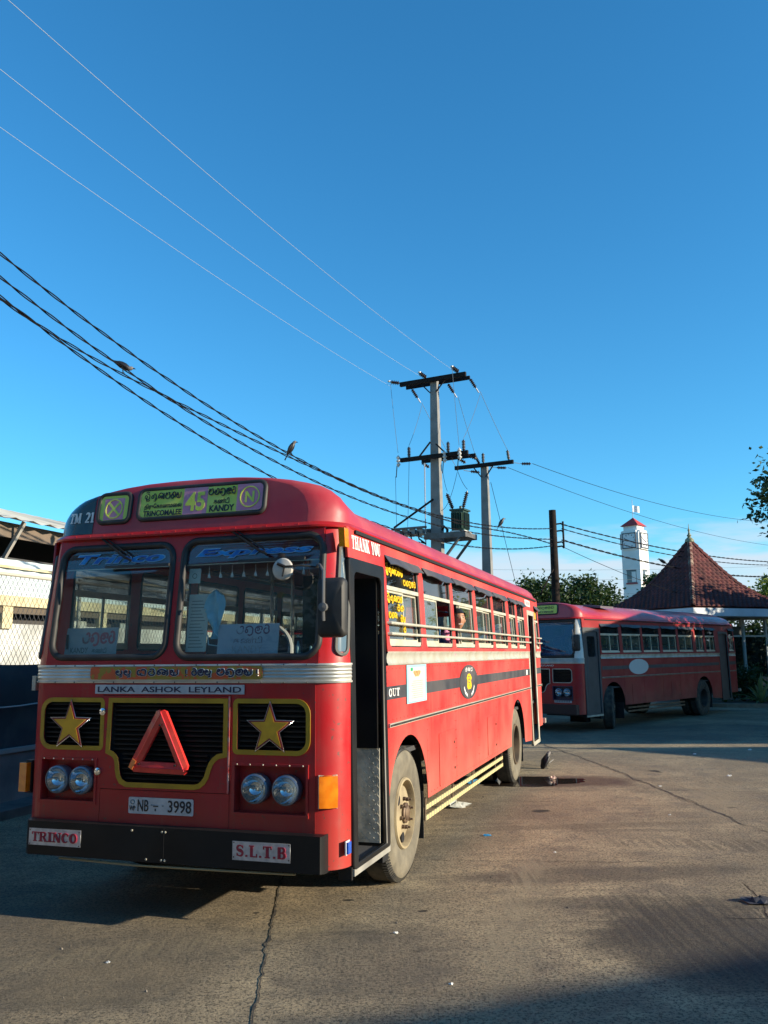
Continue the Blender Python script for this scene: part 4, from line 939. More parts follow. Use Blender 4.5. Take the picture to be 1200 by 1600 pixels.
        for k in range(9): MB().box((1.68 + .02 * (k % 3), 1.455 + k * .0175, .0135), (2.05 - .02 * (k % 2), 1.459 + k * .0175, .0145), smap).build('poster_text_line', GREYINK, pst)
        blob = [(1.86 + (.10 + .03 * sin(3 * a)) * cos(a), 1.66 + (.036 + .012 * cos(2 * a)) * sin(a)) for a in [i * pi / 9 for i in range(18)]]
        plate('poster_emblem', [blob], .001, lambda u, z, d: smap(u, z, d + .014), mat('poster_ochre', (.55, .36, .12), .6, c2=(.4, .12, .06), scale=40), pst)
        MB().box((1.66, 1.685, .0135), (1.73, 1.712, .0145), smap).build('poster_emblem', mat('poster_green', (.02, .3, .12), .6), pst)
        # round crest on the stripe
        cr = plate('crest_disc', [[(4.0 + .46 * cos(a * pi / 18), 1.52 + .185 * sin(a * pi / 18)) for a in range(36)]], .001, lambda u, z, d: smap(u, z, d + .0095), CHAR, B)
        body = [(3.93, 1.44), (4.07, 1.44), (4.12, 1.47), (4.09, 1.53), (4.13, 1.56), (4.06, 1.60), (4.0, 1.61), (3.93, 1.60), (3.88, 1.565), (3.91, 1.53), (3.89, 1.47)]
        plate('crest_figure', [body], .001, lambda u, z, d: smap(u, z, d + .0105), WYEL, cr)
        strokes([(arc(4.0, 1.53, .06, .02, 0, 300, 8), .012), ([(3.98, 1.5), (4.05, 1.46)], .012), ([(3.95, 1.58), (4.03, 1.57)], .012)], smap, rise=.0115, t=.0006).build('crest_figure_detail', CHAR, cr)
        strokes(sinhala(['la', 'na', 'ka', 'ma'] if False else ['la', 'na', 'ma'], 3.82, 1.635, 4.18, .04, .2), smap, rise=.0105, t=.0008).build('crest_lettering', WHITE, cr)
        strokes([([(3.74, 1.47), (3.80, 1.41), (3.90, 1.375)], .03), ([(4.10, 1.375), (4.20, 1.41), (4.26, 1.47)], .03)], smap, rise=.0105, t=.0008).build('crest_lettering', WHITE, cr)
        # yellow route lettering on the first window
        yl = sinhala(['thri', 'ku', 'na', 'ma', 'la', 'ya'], 1.12, 2.485, 1.60, .07, .2) + sinhala(['ma', 'ha', 'nu', 'wa', 'ra'], 1.60, 2.415, 1.98, .05, .2)
        strokes(yl, smap, rise=.0, t=.001).build('window_lettering', WYEL, B)
        yl = sinhala(['thri', 'ku', 'na', 'ma', 'la'], 1.10, 2.255, 1.53, .055, .2) + sinhala(['ma', 'ha', 'na'], 1.12, 2.12, 1.34, .05, .2) + sinhala(['ra', 'la'], 1.36, 2.185, 1.55, .05, .22) + sinhala(['ra', 'ya'], 1.44, 2.095, 1.57, .055, .22) + sinhala(['ra'], 1.50, 2.01, 1.57, .05, .22)
        strokes(yl, smap, rise=.006, t=.001).build('window_lettering', WYEL, B)
        MB().box((9.45, 2.40, .0), (9.75, 2.55, .002), smap).build('window_sticker', mat('sticker_orange', (.7, .22, .02), .5, c2=(.75, .45, .05), scale=14), B)
        # wipers
        for p0, p1, p2, p3 in (((-.80, 2.735), (-.56, 2.575), (-.72, 2.56), (-.17, 2.50)), ((.30, 2.745), (.56, 2.575), (.40, 2.555), (.92, 2.50))):
            t = MB(); t.tube([fmap(*p0, .03), fmap(*p1, .06), fmap(p1[0] + .06, p1[1] - .03, .05)], .009, 6); wp = t.build('wiper_arm', BLACK, B, 40)
            t = MB(); t.tube([fmap(p0[0] + .04, p0[1], .03), fmap(p1[0] + .05, p1[1], .06)], .006, 5); t.build('wiper_link', BLACK, wp, 40)
            t = MB(); t.box((p2[0], p3[1] - .008, .038), (p3[0], p3[1] + .012, .055), fmap); t.build('wiper_blade', RUBBER, wp)
    # ---- mirrors
    mm = thing('mirror_tmp', '', '') if False else None
    mb = MB(); cx, cy, cz = 1.20, -.15, 2.14
    P = rrect(-.098, -.195, .098, .195, .035, 5)
    for (s, yy) in ((1.0, .02), (1.02, -.01), (.97, -.035), (.80, -.05)):
        pass
    rows = [[(cx + p[0] * s, cy + yy, cz + p[1] * s) for p in P + [P[0]]] for s, yy in ((.93, .03), (1.0, .028), (1.02, 0), (.97, -.03), (.85, -.045), (.4, -.05), (.001, -.05))]
    mb.grid(rows); mir = mb.build('wing_mirror', RUBBER, B, 40)
    MB().box((cx - .085, cy + .022, cz - .18), (cx + .085, cy + .026, cz + .18)).build('mirror_glass', CHROME, mir)
    t = MB(); t.tube([(1.02, .03, 2.45), (1.10, -.12, 2.43), (1.16, -.205, 2.38), (1.16, -.21, 2.1), (1.16, -.205, 2.05)], .011, 6); t.lathe([(.001, -.235), (.03, -.23), (.03, -.20)], 'y', (1.16, 0, 2.14), 10, cap=False); t.build('mirror_arm', mat('mirror_arm_grey', (.12, .12, .12), .4), mir, 40)
    if A:
        t = MB(); t.tube([(1.03, .02, 2.43), (.95, -.1, 2.435), (.84, -.13, 2.43)], .007, 6); t.tube([(.84, -.13, 2.43), (.79, -.135, 2.45)], .012, 6); t.tube([(.84, -.13, 2.43), (.83, -.14, 2.36)], .006, 5); am = t.build('round_mirror_arm', BLACK, B, 40)
        MB().lathe([(.001, -.095), (.074, -.09), (.078, -.098), (.07, -.112), (.03, -.125), (.001, -.128)], 'y', (.815, 0, 2.415), 24, cap=False).build('round_mirror', mat('round_mirror_back', (.50, .47, .42), .4, c2=(.4, .38, .34), scale=14), am, 40)
    # ---- underside guards, mud flaps, floor
    if A:
        gdy = [2.22, 3.27, 4.22, 5.58, 6.05]
        HAZ = bpy.data.materials.new('hazard_striped_bar'); HAZ.use_nodes = True; t_ = HAZ.node_tree; pb_ = t_.nodes['Principled BSDF']
        tcn = t_.nodes.new('ShaderNodeTexCoord'); wv = t_.nodes.new('ShaderNodeTexWave'); wv.bands_direction = 'Y'; wv.inputs['Scale'].default_value = 3.4; wv.inputs['Distortion'].default_value = .3; t_.links.new(tcn.outputs['Object'], wv.inputs[0])
        cr_ = t_.nodes.new('ShaderNodeValToRGB'); cr_.color_ramp.elements[0].position = .45; cr_.color_ramp.elements[1].position = .55; cr_.color_ramp.elements[0].color = (.30, .27, .17, 1); cr_.color_ramp.elements[1].color = (.55, .47, .20, 1)
        t_.links.new(wv.outputs[1], cr_.inputs[0]); t_.links.new(cr_.outputs[0], pb_.inputs['Base Color']); pb_.inputs['Roughness'].default_value = .8
        for z in (.475, .385):
            t = MB(); t.box((1.165, 2.2, z - .02), (1.18, 6.08, z + .02), lambda x, y, zz: (x, y, zz + .012 * sin((y - 2.2) * .8))); t.build('side_guard_rail', HAZ, B)
        for y in gdy: MB().bar((1.172, y, .56), (1.172, y - .03, .37), .012, .03, (0, 1, 0)).build('guard_hanger', RUSTY, B)
    else:
        for z in (.47, .38):
            MB().box((1.1, 2.5, z - .02), (1.12, 6.0, z + .02)).build('side_guard_rail', RUSTY, B)
    for y in (2.165, 7.86):
        MB().box((.80, y, .22), (1.165, y + .012, .62)).build('mud_flap', RUBBER, B)
    t = MB(); t.box((-1.30, .12, 1.0), (.05, .98, 1.04)); t.box((-1.30, .98, 1.0), (1.15, 9.9, 1.04)); t.build('floor', INTDARK, B)
    for y in (1.617, 7.27):
        for s in (1, -1):
            t = MB()
            x0, x1 = (.78, 1.15) if s > 0 else (-1.30, -.92)
            t.grid([[(x, y + .64 * cos(radians(a)), .575 + .62 * sin(radians(a))) for x in (x0, x1)] for a in range(-10, 191, 20)])
            xi = .78 if s > 0 else -.92
            t.add([(xi, y - .64, .45), (xi, y + .64, .45), (xi, y + .64, 1.2), (xi, y - .64, 1.2)], [(0, 1, 2, 3)])
            t.build('wheel_well', MATTB, B)
    t = MB(); t.box((-.5, .3, .55), (-.38, 9.8, .72)); t.box((.3, .3, .55), (.42, 9.8, .72)); t.box((-1.1, 3.2, .45), (-.5, 4.6, .95)); t.box((-.2, 7.1, .45), (.2, 7.45, .8)); t.box((-1.0, 7.2, .48), (1.0, 7.34, .58)); t.box((-1.0, 1.55, .45), (1.0, 1.68, .55)); t.build('chassis', MATTB, B)
    t = MB(); t.box((-1.3, .085, .44), (1.0, .10, 1.64)); t.build('front_bulkhead', INTDARK, B)
    # ---- wheels
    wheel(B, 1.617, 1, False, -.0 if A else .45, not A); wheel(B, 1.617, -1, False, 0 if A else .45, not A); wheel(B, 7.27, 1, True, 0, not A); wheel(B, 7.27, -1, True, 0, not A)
    # ---- interior
    t = MB(); t.box((-1.25, .14, 1.60), (1.05, .62, 1.78)); t.build('dashboard', INTDARK, B)
    t = MB(); t.box((-.55, .5, 1.04), (-.05, 1.4, 1.72)); t.build('engine_cover', SEATR, B)
    for row in range(9):
        y = 2.0 + row * .82
        for x in ((-1.22, -.30), (.30, 1.10)):
            if row == 8 and x[0] > 0: continue
            st = MB(); st.box((x[0], y, 1.40), (x[1], y + .45, 1.50)); so_ = st.build('seat', SEATM, B)
            st = MB(); st.box((x[0], y + .42, 1.45), (x[1], y + .50, 2.02), lambda a, b2, c: (a, b2 + (c - 1.45) * .15, c)); st.build('seat_back', SEATM, so_)
            st = MB(); st.tube([(x[0] + .05, y + .52, 1.9), (x[0] + .05, y + .55, 2.09), (x[1] - .05, y + .55, 2.09), (x[1] - .05, y + .52, 1.9)], .014, 6); st.build('grab_handle', POLEM, so_, 40)
            st = MB()
            for xx in (x[0] + .1, x[1] - .1): st.box((xx - .02, y + .2, 1.04), (xx + .02, y + .24, 1.40))
            st.build('seat_leg', INTDARK, so_)
    for (x, y) in ((.62, .75), (.25, 1.35), (-.25, 2.0), (.25, 4.3), (-.25, 5.9), (.25, 7.6), (.5, 1.1)):
        t = MB(); t.tube([(x, y, 1.04), (x, y, 2.68)], .016, 8); t.build('grab_pole', POLEM, B, 40)
    for x in (-.35, .3):
        t = MB(); t.tube([(x, 1.0, 2.55), (x, 9.5, 2.55)], .014, 6); t.build('ceiling_rail', POLEM, B, 40)
    t = MB(); c_ = Vector((.42, .45, 1.84)); pts = [c_ + Vector((.22 * cos(a * pi / 12), .06 * sin(a * pi / 12), .22 * sin(a * pi / 12))) for a in range(24)]
    t.tube(pts, .016, 6, closed=True); t.bar(pts[0], pts[12], .03, .02); t.bar(pts[18], c_, .03, .02); t.build('steering_wheel', mat('steering_wheel_grey', (.36, .37, .36), .5), B, 40)
    return B

TH = radians(17.7384988)
busA = make_bus('A', (-1.44819730, 6.28004189, 0), -TH, 'red city bus in front with two gold stars and a red triangle on its grille')
busB = make_bus('B', (3.816, 21.985, -.082), -.741, 'shaded red bus with a white front pillar and a blank pale oval, by the kiosk')
# oval blank badge on the second bus
plate('blank_badge', [[(3.05 + .56 * cos(a * pi / 16), 1.52 + (.20 + (.018 if a % 16 == 0 else 0)) * sin(a * pi / 16)) for a in range(32)]], .002, lambda u, z, d: smap(u, z, d + .0095), mat('blank_badge_grey', (.50, .52, .50), .5), busB)
busA['category'] = 'bus'

def BW(x, y, z=0.0):
    c, s = cos(TH), sin(TH); return (-1.44819730 + x * c + y * s, 6.28004189 - x * s + y * c, z)
BO = BW(0, 0)

# ------------------------------------------------------------------ warning triangle hung on the grille
tl = thing('warning_triangle', 'red reflective warning triangle standing on the centre grille of the front bus', 'warning triangle', BW(-.14, -.045, 1.02), -TH)
def tri_arm(a, b_, w_, name, m=REFRED):
    a, b_ = Vector(a), Vector(b_); d = (b_ - a).normalized(); n = Vector((-d.y, d.x)); mb = MB(); L_ = (b_ - a).length; rows = []
    for t, sc in ((0, .55), (.02, 1), (L_ - .02, 1), (L_, .55)):
        p = a + d * t; rows.append([(p.x + n.x * q * w_ * sc / 2, -h, p.y + n.y * q * w_ * sc / 2) for q, h in ((-1, 0), (-.92, .018), (-.1, .024), (0, .028), (.1, .024), (.92, .018), (1, 0))])
    mb.grid(rows); mb.grid([[r[0] for r in rows], [r[-1] for r in rows]]); return mb.build(name, m, tl, 25)
tri_arm((-.215, .022), (.012, .425), .082, 'reflector_arm'); tri_arm((.205, .020), (.004, .425), .082, 'reflector_arm'); tri_arm((-.220, .042), (.220, .032), .080, 'reflector_arm')
MB().bar((-.222, -.031, .03), (-.188, -.031, .088), .035, .004, (0, 1, 0)).build('orange_patch', REFOR, tl)
for x, z in ((-.155, .062), (.135, .058), (.006, .33)): MB().lathe([(.008, -.026), (.007, -.034), (.0005, -.035)], 'y', (x, 0, z), 8, cap=False).build('rivet', MATTB, tl)

# ------------------------------------------------------------------ boards and papers behind the windscreen
def board(name, label, x0, z0, x1, z1, y, lean_, m, cat='sign'):
    o = thing(name, label, cat, BW((x0 + x1) / 2, y, z0), -TH)
    w_, h_ = (x1 - x0), z1 - z0; fn = lambda u, z, d: (u, -d + z * lean_, z)
    plate('board', [rrect(-w_ / 2, 0, w_ / 2, h_, .006)], .006, fn, m, o); return o, fn, w_, h_
PINKT = mat('pink_red_lettering', (.42, .10, .12), .5)
o, fn, w_, h_ = board('destination_board', 'grey board reading KANDY in black under pink curly letters, left windscreen', -1.10, 1.83, -.64, 2.05, .10, .14, mat('pale_grey_board', (.34, .37, .37), .6, c2=(.27, .30, .31), scale=7))
strokes(sinhala(['ma', 'ha', 'nu', 'wa', 'ra'], -.16, .105, .21, .085, .2), fn, rise=.004, t=.001).build('lettering', PINKT, o)
put_text('lettering', 'KANDY', .042, -.10, .03, fn, INK, o, width=.16, bold=.02, rise=.005)
put_text('lettering', '\u0b95\u0ba3\u0bcd\u0b9f\u0bbf', .04, .08, .03, fn, INK, o, width=.13, bold=.02, rise=.005)
MB().box((-.215, -.008, .06), (-.195, -.004, .17)).build('dark_slot', INK, o)
o, fn, w_, h_ = board('destination_board', 'pale blue board reading KANDY in three scripts, centre of right windscreen', .21, 1.82, .69, 2.055, .10, .14, mat('pale_blue_board', (.32, .40, .48), .6, c2=(.37, .45, .52), scale=5))
strokes(sinhala(['ma', 'ha', 'nu', 'wa', 'ra'], -.17, .165, .17, .06, .17), fn, rise=.004, t=.001).build('lettering', mat('purple_lettering', (.12, .05, .12), .5), o)
put_text('lettering', '\u0b95\u0ba3\u0bcd\u0b9f\u0bbf', .05, .0, .095, fn, mat('purple_lettering', (.12, .05, .12)), o, width=.23, bold=.02, rise=.005)
put_text('lettering', 'KANDY', .05, .0, .03, fn, mat('ochre_lettering', (.25, .13, .06), .5), o, width=.24, bold=.005, rise=.005)
o, fn, w_, h_ = board('timetable_sheet', 'printed paper timetable stuck behind the glass beside the centre windscreen post', -.045, 1.86, .12, 2.28, .10, .10, PAPER, 'notice')
for k in range(15): MB().box((-.065 + .004 * (k % 3), -.0075, .03 + k * .024), (.06 - .012 * (k % 4), -.0065, .036 + k * .024), lambda x, y, z: (x, y + z * .10, z)).build('text_line', GREYINK, o)
cl = thing('cloth_mask', 'pale blue cloth hanging behind the right windscreen beside the timetable', 'cloth', BW(.17, .13, 1.95), -TH)
mb = MB(); rows = []
for i in range(10):
    z = .36 * i / 9; hw = (.03 + .05 * sin(pi * min(1, (1 - i / 9) * 1.15 + .05))) * (1 if i < 9 else .1); rows.append([(q * hw + .01 * sin(i), -.02 * cos(q * 5 + i * .7), z) for q in (-1, -.6, -.2, .2, .6, 1)])
mb.grid(rows); mb.build('folded_cloth', CLOTHB, cl, 60)
mb = MB(); mb.tube([(.0, -.01, .05), (.06, -.012, .0), (.03, -.01, -.05), (-.04, -.01, -.04), (-.05, -.01, .03)], .005, 5); mb.build('ear_loop', CLOTHB, cl, 40)
o, fn, w_, h_ = board('small_notice', 'small pale square notice at the top corner of the right windscreen', -.045, 2.36, .05, 2.47, .12, .12, mat('pale_notice', (.42, .50, .46), .6), 'notice')
ring([(.018 * cos(a), .055 + .018 * sin(a)) for a in [i * pi / 6 for i in range(12)]], fn, .003, .004, 4).build('emblem', INK, o)
for k in range(9):
    o = thing('hanging_tassel', '%s white tassel from the left in the row behind the right windscreen' % ('first', 'second', 'third', 'fourth', 'fifth', 'sixth', 'seventh', 'eighth', 'ninth')[k], 'tassel', BW(.10 + k * .095, .16, 2.40), -TH, 'tassels along the top of the right windscreen')
    mb = MB(); mb.lathe([(.0005, .09), (.002, .088), (.002, .04), (.009, .02), (.013, 0), (.0005, -.002)], 'z', n=8, cap=False); mb.build('tassel', WHITE, o, 50)
ck = thing('clutter_tray', 'jumble of plastic bottles and papers on the dashboard behind the mirror side of the windscreen', 'tray', BW(.86, .34, 1.785), -TH)
MB().box((-.13, -.10, 0), (.13, .12, .03)).build('tray', PAPER, ck)
for k in range(7):
    x, y = -.10 + .035 * k, -.04 + .05 * (k % 3); h = .10 + .03 * (k % 3)
    MB().lathe([(.017, .03), (.019, .05), (.019, h), (.008, h + .03), (.008, h + .045), (.0005, h + .046)], 'z', (x, y, 0), 10, cap=False).build('bottle', (PAPERC, WHITE, GALV)[k % 3], ck, 40)

# ------------------------------------------------------------------ passenger at the open window
SKIN = mat('brown_skin', (.42, .21, .12), .5, c2=(.36, .17, .095), scale=18)
SHIRT = mat('pink_shirt', (.62, .25, .42), .8, c2=(.45, .10, .16), scale=26, lo=.5, hi=.56)
HAIR = mat('black_hair', (.012, .010, .009), .5)
def skin_body(name, joints, edges, m, parent, sub=1):
    me = bpy.data.meshes.new(name); me.from_pydata([j[:3] for j in joints], edges, []); o = bpy.data.objects.new(name, me); COL.objects.link(o)
    md = o.modifiers.new('skin', 'SKIN'); 
    for i, j in enumerate(joints):
        sv = me.skin_vertices[0].data[i]; r = j[3]; sv.radius = r if isinstance(r, tuple) else (r, r); sv.use_root = (i == 0)
    ss = o.modifiers.new('sub', 'SUBSURF'); ss.levels = sub; ss.render_levels = sub
    dg = bpy.context.evaluated_depsgraph_get(); m2 = bpy.data.meshes.new_from_object(o.evaluated_get(dg)); bpy.data.objects.remove(o); m2.name = name
    m2.materials.clear(); m2.materials.append(m); m2.polygons.foreach_set('use_smooth', [True] * len(m2.polygons)); return link(name, m2, parent)
ps = thing('person', 'smiling person in a pink shirt leaning to the open third window of the front bus', 'person', BW(.965, 3.52, 1.50), -TH - .1)
J = [(0, .1, .06, .13), (0, .06, .25, (.13, .10)), (.05, .02, .44, (.15, .09)), (.10, .0, .52, .05), (.14, -.02, .58, .045),
     (.16, -.13, .42, .055), (.19, -.22, .26, .042), (.24, -.10, .34, .034), (-.06, .15, .42, .055), (-.08, .17, .2, .04), (.02, .12, .08, .032),
     (-.02, -.25, .04, .085), (-.02, -.32, -.30, .05), (.12, -.25, .03, .08), (.12, -.32, -.30, .05)]
skin_body('body', J, [(0, 1), (1, 2), (2, 3), (3, 4), (2, 5), (5, 6), (6, 7), (2, 8), (8, 9), (9, 10), (0, 11), (11, 12), (0, 13), (13, 14)], SHIRT, ps)
hd = MB(); hc = Vector((.235, .05, .685)); rows = []
fwd = Vector((.62, -.78, .05)).normalized(); rt = Vector((0, 0, 1)).cross(fwd).normalized(); up_ = fwd.cross(rt)
for i in range(15):
    th = pi * i / 14; row = []
    for j in range(25):
        ph = 2 * pi * j / 24; x, y, z = sin(th) * sin(ph), sin(th) * cos(ph), cos(th)     # y forward
        fx, fy, fz = x * .074, y * .09, z * .112
        if z < -.1: fx *= 1 - .35 * (-z - .1); fy *= 1 - .12 * (-z)
        if y > .8 and abs(x) < .25: fy += .018 * math.exp(-((z + .12) / .16) ** 2) * (1 - abs(x) / .25)
        if y > .5: fy -= .008 * math.exp(-((z - .12) / .09) ** 2) * math.exp(-((abs(x) - .38) / .16) ** 2)
        row.append(tuple(hc + rt * fx + fwd * fy + up_ * fz))
    rows.append(row)
hd.grid(rows); hd_ = hd.build('head', SKIN, ps, 60)
for sx_ in (-.030, .030):
    p = hc + rt * sx_ + fwd * .079 + up_ * .014; mb = MB(); mb.lathe([(.0005, -.004), (.008, -.002), (.011, .002), (.0005, .006)], 'z', tuple(p), 8, cap=False); mb.build('eye', HAIR, hd_, 60)
    p = hc + rt * sx_ + fwd * .083 + up_ * .034; MB().bar(p - rt * .014, p + rt * .014, .006, .006).build('eyebrow', HAIR, hd_)
    p = hc + rt * (sx_ * 2.5) + up_ * -.005; mb = MB(); mb.lathe([(.0005, -.03), (.010, -.02), (.013, .01), (.0005, .03)], 'z', tuple(p), 8, cap=False); mb.build('ear', SKIN, hd_, 60)
p = hc + fwd * .080 - up_ * .052; MB().bar(p - rt * .022, p + rt * .022, .008, .010).build('mouth', mat('smile', (.55, .42, .38), .4), hd_)
mb = MB(); rows = []
for i in range(8):
    th = pi * .52 * i / 7; row = []
    for j in range(25):
        ph = 2 * pi * j / 24; x, y, z = sin(th) * sin(ph), sin(th) * cos(ph), cos(th); cut = max(z, .52) if y > .35 else z
        row.append(tuple(hc + rt * x * .082 + fwd * (y * .097 - .006) + up_ * (cut * .122 + .003)))
    rows.append(row)
mb.grid(rows); mb.build('hair', HAIR, hd_, 60)
rd = MB(); rd.bar((.30, -.38, .36), (.30, -.26, .41), .03, .05); 
o2 = thing('bag', 'red and pink bag on the seat seen through the open half of the second window', 'bag', BW(.95, 2.86, 1.50), -TH)
mb = MB(); mb.lathe([(.001, .0), (.12, .01), (.15, .12), (.14, .33), (.10, .44), (.03, .48), (.001, .485)], 'z', n=12, cap=False); mb.build('sack', SHIRT, o2, 40)
mb = MB(); mb.box((-.12, -.12, .40), (.13, .12, .50)); mb.build('red_flap', SEATR, o2)

# ------------------------------------------------------------------ left side: yard wall, tarpaulin, mesh fence, market building
WALLG = mat('grey_rendered_wall', (.20, .20, .20), .85, c2=(.13, .13, .135), scale=1.2, bump=.2, bscale=12, dirt=(.07, .065, .06), dirt_amt=.5)
FX = -4.45
wl = tag(kind(MB().box((0, 0, 0), (.30, 34, .68)).build('low_wall', WALLG), 'x'), 'low grey rendered wall under the dark sheet left of the front bus', 'wall'); del wl['kind']
wl.location = BW(FX - .30, -6); wl.rotation_euler = (0, 0, -TH)
MB().box((-.03, -.01, .68), (.33, 34.01, .73)).build('coping', mat('wall_coping', (.24, .24, .23), .8), wl)
MB().box((.305, 0, 0), (.75, 34, .10)).build('kerb', mat('kerb_dark_concrete', (.12, .115, .11), .85, c2=(.07, .068, .065), scale=4), wl)
fe = thing('mesh_fence', 'chain link fence with a top rail behind the dark sheet, left edge', 'fence', BW(FX - .15, -6, .72), -TH)
GAL = mat('galvanised_wire', (.07, .07, .075), .8)
mb = MB(); H = 2.16; S_ = .085
for i in range(int(34 / S_)):
    y = i * S_
    for s in (1, -1):
        mb.tube([(0, y, 0), (.0, y + s * H * .62, H)], .003, 3, cap=False)
kind(mb.build('wire_mesh', GAL, fe, recalc=False), 'stuff')
mb = MB(); mb.tube([(0, -.05, H), (0, 34, H)], .024, 8); mb.build('top_rail', mat('fence_rail_cream', (.42, .40, .33), .6), fe, 40)
for k in range(11):
    mb = MB(); mb.tube([(-.03, k * 3 + 1.9, 0), (-.03, k * 3 + 1.9, H + .05)], .028, 8); mb.build('post', mat('fence_post_paint', (.34, .33, .29), .6), fe, 40)
ts = thing('tarpaulin', 'dark blue sheet tied along the lower half of the mesh fence, left edge', 'tarpaulin', BW(FX - .06, -6, .73), -TH)
mb = MB(); rows = []
for i in range(9):
    z = 1.03 * i / 8; rows.append([(.035 * noise.noise(Vector((y * 1.7, z * 2, 0))) + .012 * sin(y * 9), y, z - (.018 * abs(sin(y * 2.1)) if i == 8 else 0)) for y in lin(0, 34, 240)])
mb.grid(rows); mb.build('sheet', mat('dark_blue_sheet', (.010, .016, .026), .65, c2=(.05, .055, .06), scale=2.4, lo=.5, hi=.7, dirt=(.03, .03, .028), dirt_amt=.6), ts, 60)
mb = MB(); mb.tube([(.07, 4.2 + i * .3, .52 + .015 * sin(i)) for i in range(24)], .010, 5); mb.build('rope', mat('pale_rope', (.35, .36, .36), .8), ts, 40)

mk = thing('market_building', 'market shed with corrugated eaves, white sheeting and yellow posts behind the fence', 'building', BW(-9.0, -8, 0), -TH)
CREAMW = mat('whitewashed_wall', (.56, .57, .55), .8, c2=(.46, .45, .42), scale=.9, dirt=(.13, .14, .12), dirt_amt=.75, dscale=1.5)
YTIM = mat('yellow_painted_timber', (.62, .54, .34), .6, c2=(.50, .42, .25), scale=4, dirt=(.2, .14, .08), dirt_amt=.4)
SHEETW = mat('white_corrugated_sheet', (.50, .57, .60), .5, c2=(.40, .50, .55), scale=.7, dirt=(.35, .36, .34), dirt_amt=.3)
MB().box((-.2, 0, 0), (0, 46, 2.50)).build('wall', CREAMW, mk)
MB().box((-4.0, 0, 0), (-3.8, 46, 5.2)).build('back_wall', INTDARK, mk)
MB().box((-3.8, 0, 3.78), (-.3, 46, 3.85)).build('upper_floor', INTDARK, mk)
MB().box((-.05, 0, 2.84), (.12, 46, 3.04)).build('beam', YTIM, mk)
MB().box((-.02, 0, 2.70), (.05, 46, 2.83)).build('beam', mat('dark_beam', (.10, .075, .05), .7), mk)
for k in range(15): MB().box((-.03, 1.0 + k * 3.05, 2.40), (.08, 1.28 + k * 3.05, 2.84)).build('post', YTIM, mk)
for k in range(22):
    if k % 3 != 1: MB().box((-.45, 1.6 + k * 2.1, 2.50), (-.20, 2.5 + k * 2.1 + .3 * sin(k * 2), 2.60 + .05 * sin(k * 5))).build('stacked_goods', (CREAMW, BOARDM, mat('teal_box', (.05, .22, .25), .6), mat('maroon_box', (.25, .03, .03), .6))[k % 4], mk)
mb = MB(); n = 46 * 8
mb.grid([[( .02 + .022 * sin(i * pi / 2), i / 8.0, z) for i in range(n + 1)] for z in (3.05, 3.76)]); mb.build('corrugated_sheeting', SHEETW, mk, 80)
MB().box((.05, 0, 3.58), (.09, 46, 3.63)).build('sheeting_rail', YTIM, mk)
MB().box((-.1, 0, 4.20), (-.02, 46, 4.50)).build('fascia', mat('brown_fascia', (.16, .12, .09), .7, c2=(.11, .085, .065), scale=3), mk)
for k in range(16): MB().bar((-.2, 1.5 + k * 3, 3.8), (.25, 1.5 + k * 3 + .0, 4.50), .07, .07).build('eave_strut', mat('pale_strut', (.35, .33, .3), .7), mk)
mb = MB(); mb.grid([[(x, i / 8.0, 4.53 + (.30 - x) * .262 + .028 * sin(i * pi / 2)) for i in range(n + 1)] for x in (.36, -4.2)]); mb.build('roof', mat('weathered_roof_sheet', (.72, .68, .55), .55, 0, c2=(.40, .39, .34), scale=.35, dirt=(.12, .1, .07), dirt_amt=.5), mk, 80)

# ------------------------------------------------------------------ poles, transformer, wires
CONC = mat('pole_concrete', (.21, .21, .205), .9, c2=(.165, .165, .16), scale=3, bump=.15)
STEEL = mat('rusty_black_steel', (.012, .011, .012), .85, c2=(.022, .018, .016), scale=8, spec=.15)
PORC = mat('brown_porcelain', (.03, .018, .015), .25)
PORW = mat('grey_porcelain', (.5, .5, .48), .3)
WOOD = mat('tarred_wood_pole', (.014, .011, .009), .9, c2=(.03, .022, .018), scale=4, bump=.2, spec=.15)
CABLE = mat('black_cable', (.006, .006, .008), .8, spec=.1)
THINW = mat('bare_aluminium_wire', (.13, .17, .21), .7)
def insulator(parent, p, d, L_=.3, r=.045, n=6, m=PORC, name='insulator'):
    p = Vector(p); d = Vector(d).normalized(); mb = MB(); pts = [p]; rr = [.012]
    for i in range(n):
        for f, q in ((0, .45), (.35, 1), (.55, 1), (.9, .45)): pts.append(p + d * (L_ * (.08 + .84 * (i + f) / n))); rr.append(r * q)
    pts.append(p + d * L_); rr.append(.012); mb.tube(pts, .01, 10, rr=rr); return mb.build(name, m, parent, 30)
PX, PY = 1.93, 31.0
PR = radians(-27)
up = thing('utility_pole', 'tall concrete utility pole carrying two crossarms and a transformer platform', 'utility pole', (PX, PY, -.082), PR)
def UPW(x, y, z): return (PX + x * cos(PR) - y * sin(PR), PY + x * sin(PR) + y * cos(PR), z)
mb = MB()
w0, w1, h0 = .27, .13, 12.0
mb.add([(-w0, -w0 * .7, 0), (w0, -w0 * .7, 0), (w0, w0 * .7, 0), (-w0, w0 * .7, 0), (-w1, -w1 * .8, h0), (w1, -w1 * .8, h0), (w1, w1 * .8, h0), (-w1, w1 * .8, h0)], [(0, 3, 2, 1), (4, 5, 6, 7), (0, 1, 5, 4), (1, 2, 6, 5), (2, 3, 7, 6), (3, 0, 4, 7)])
mb.build('pole_shaft', CONC, up)
zt = .082
a1 = MB(); a1.bar((-1.32, -.2, 11.88 + zt), (1.34, -.2, 11.88 + zt), .12, .16); a1.bar((-1.26, .2, 11.86 + zt), (1.34, .2, 11.86 + zt), .06, .14); arm1 = a1.build('crossarm', STEEL, up)
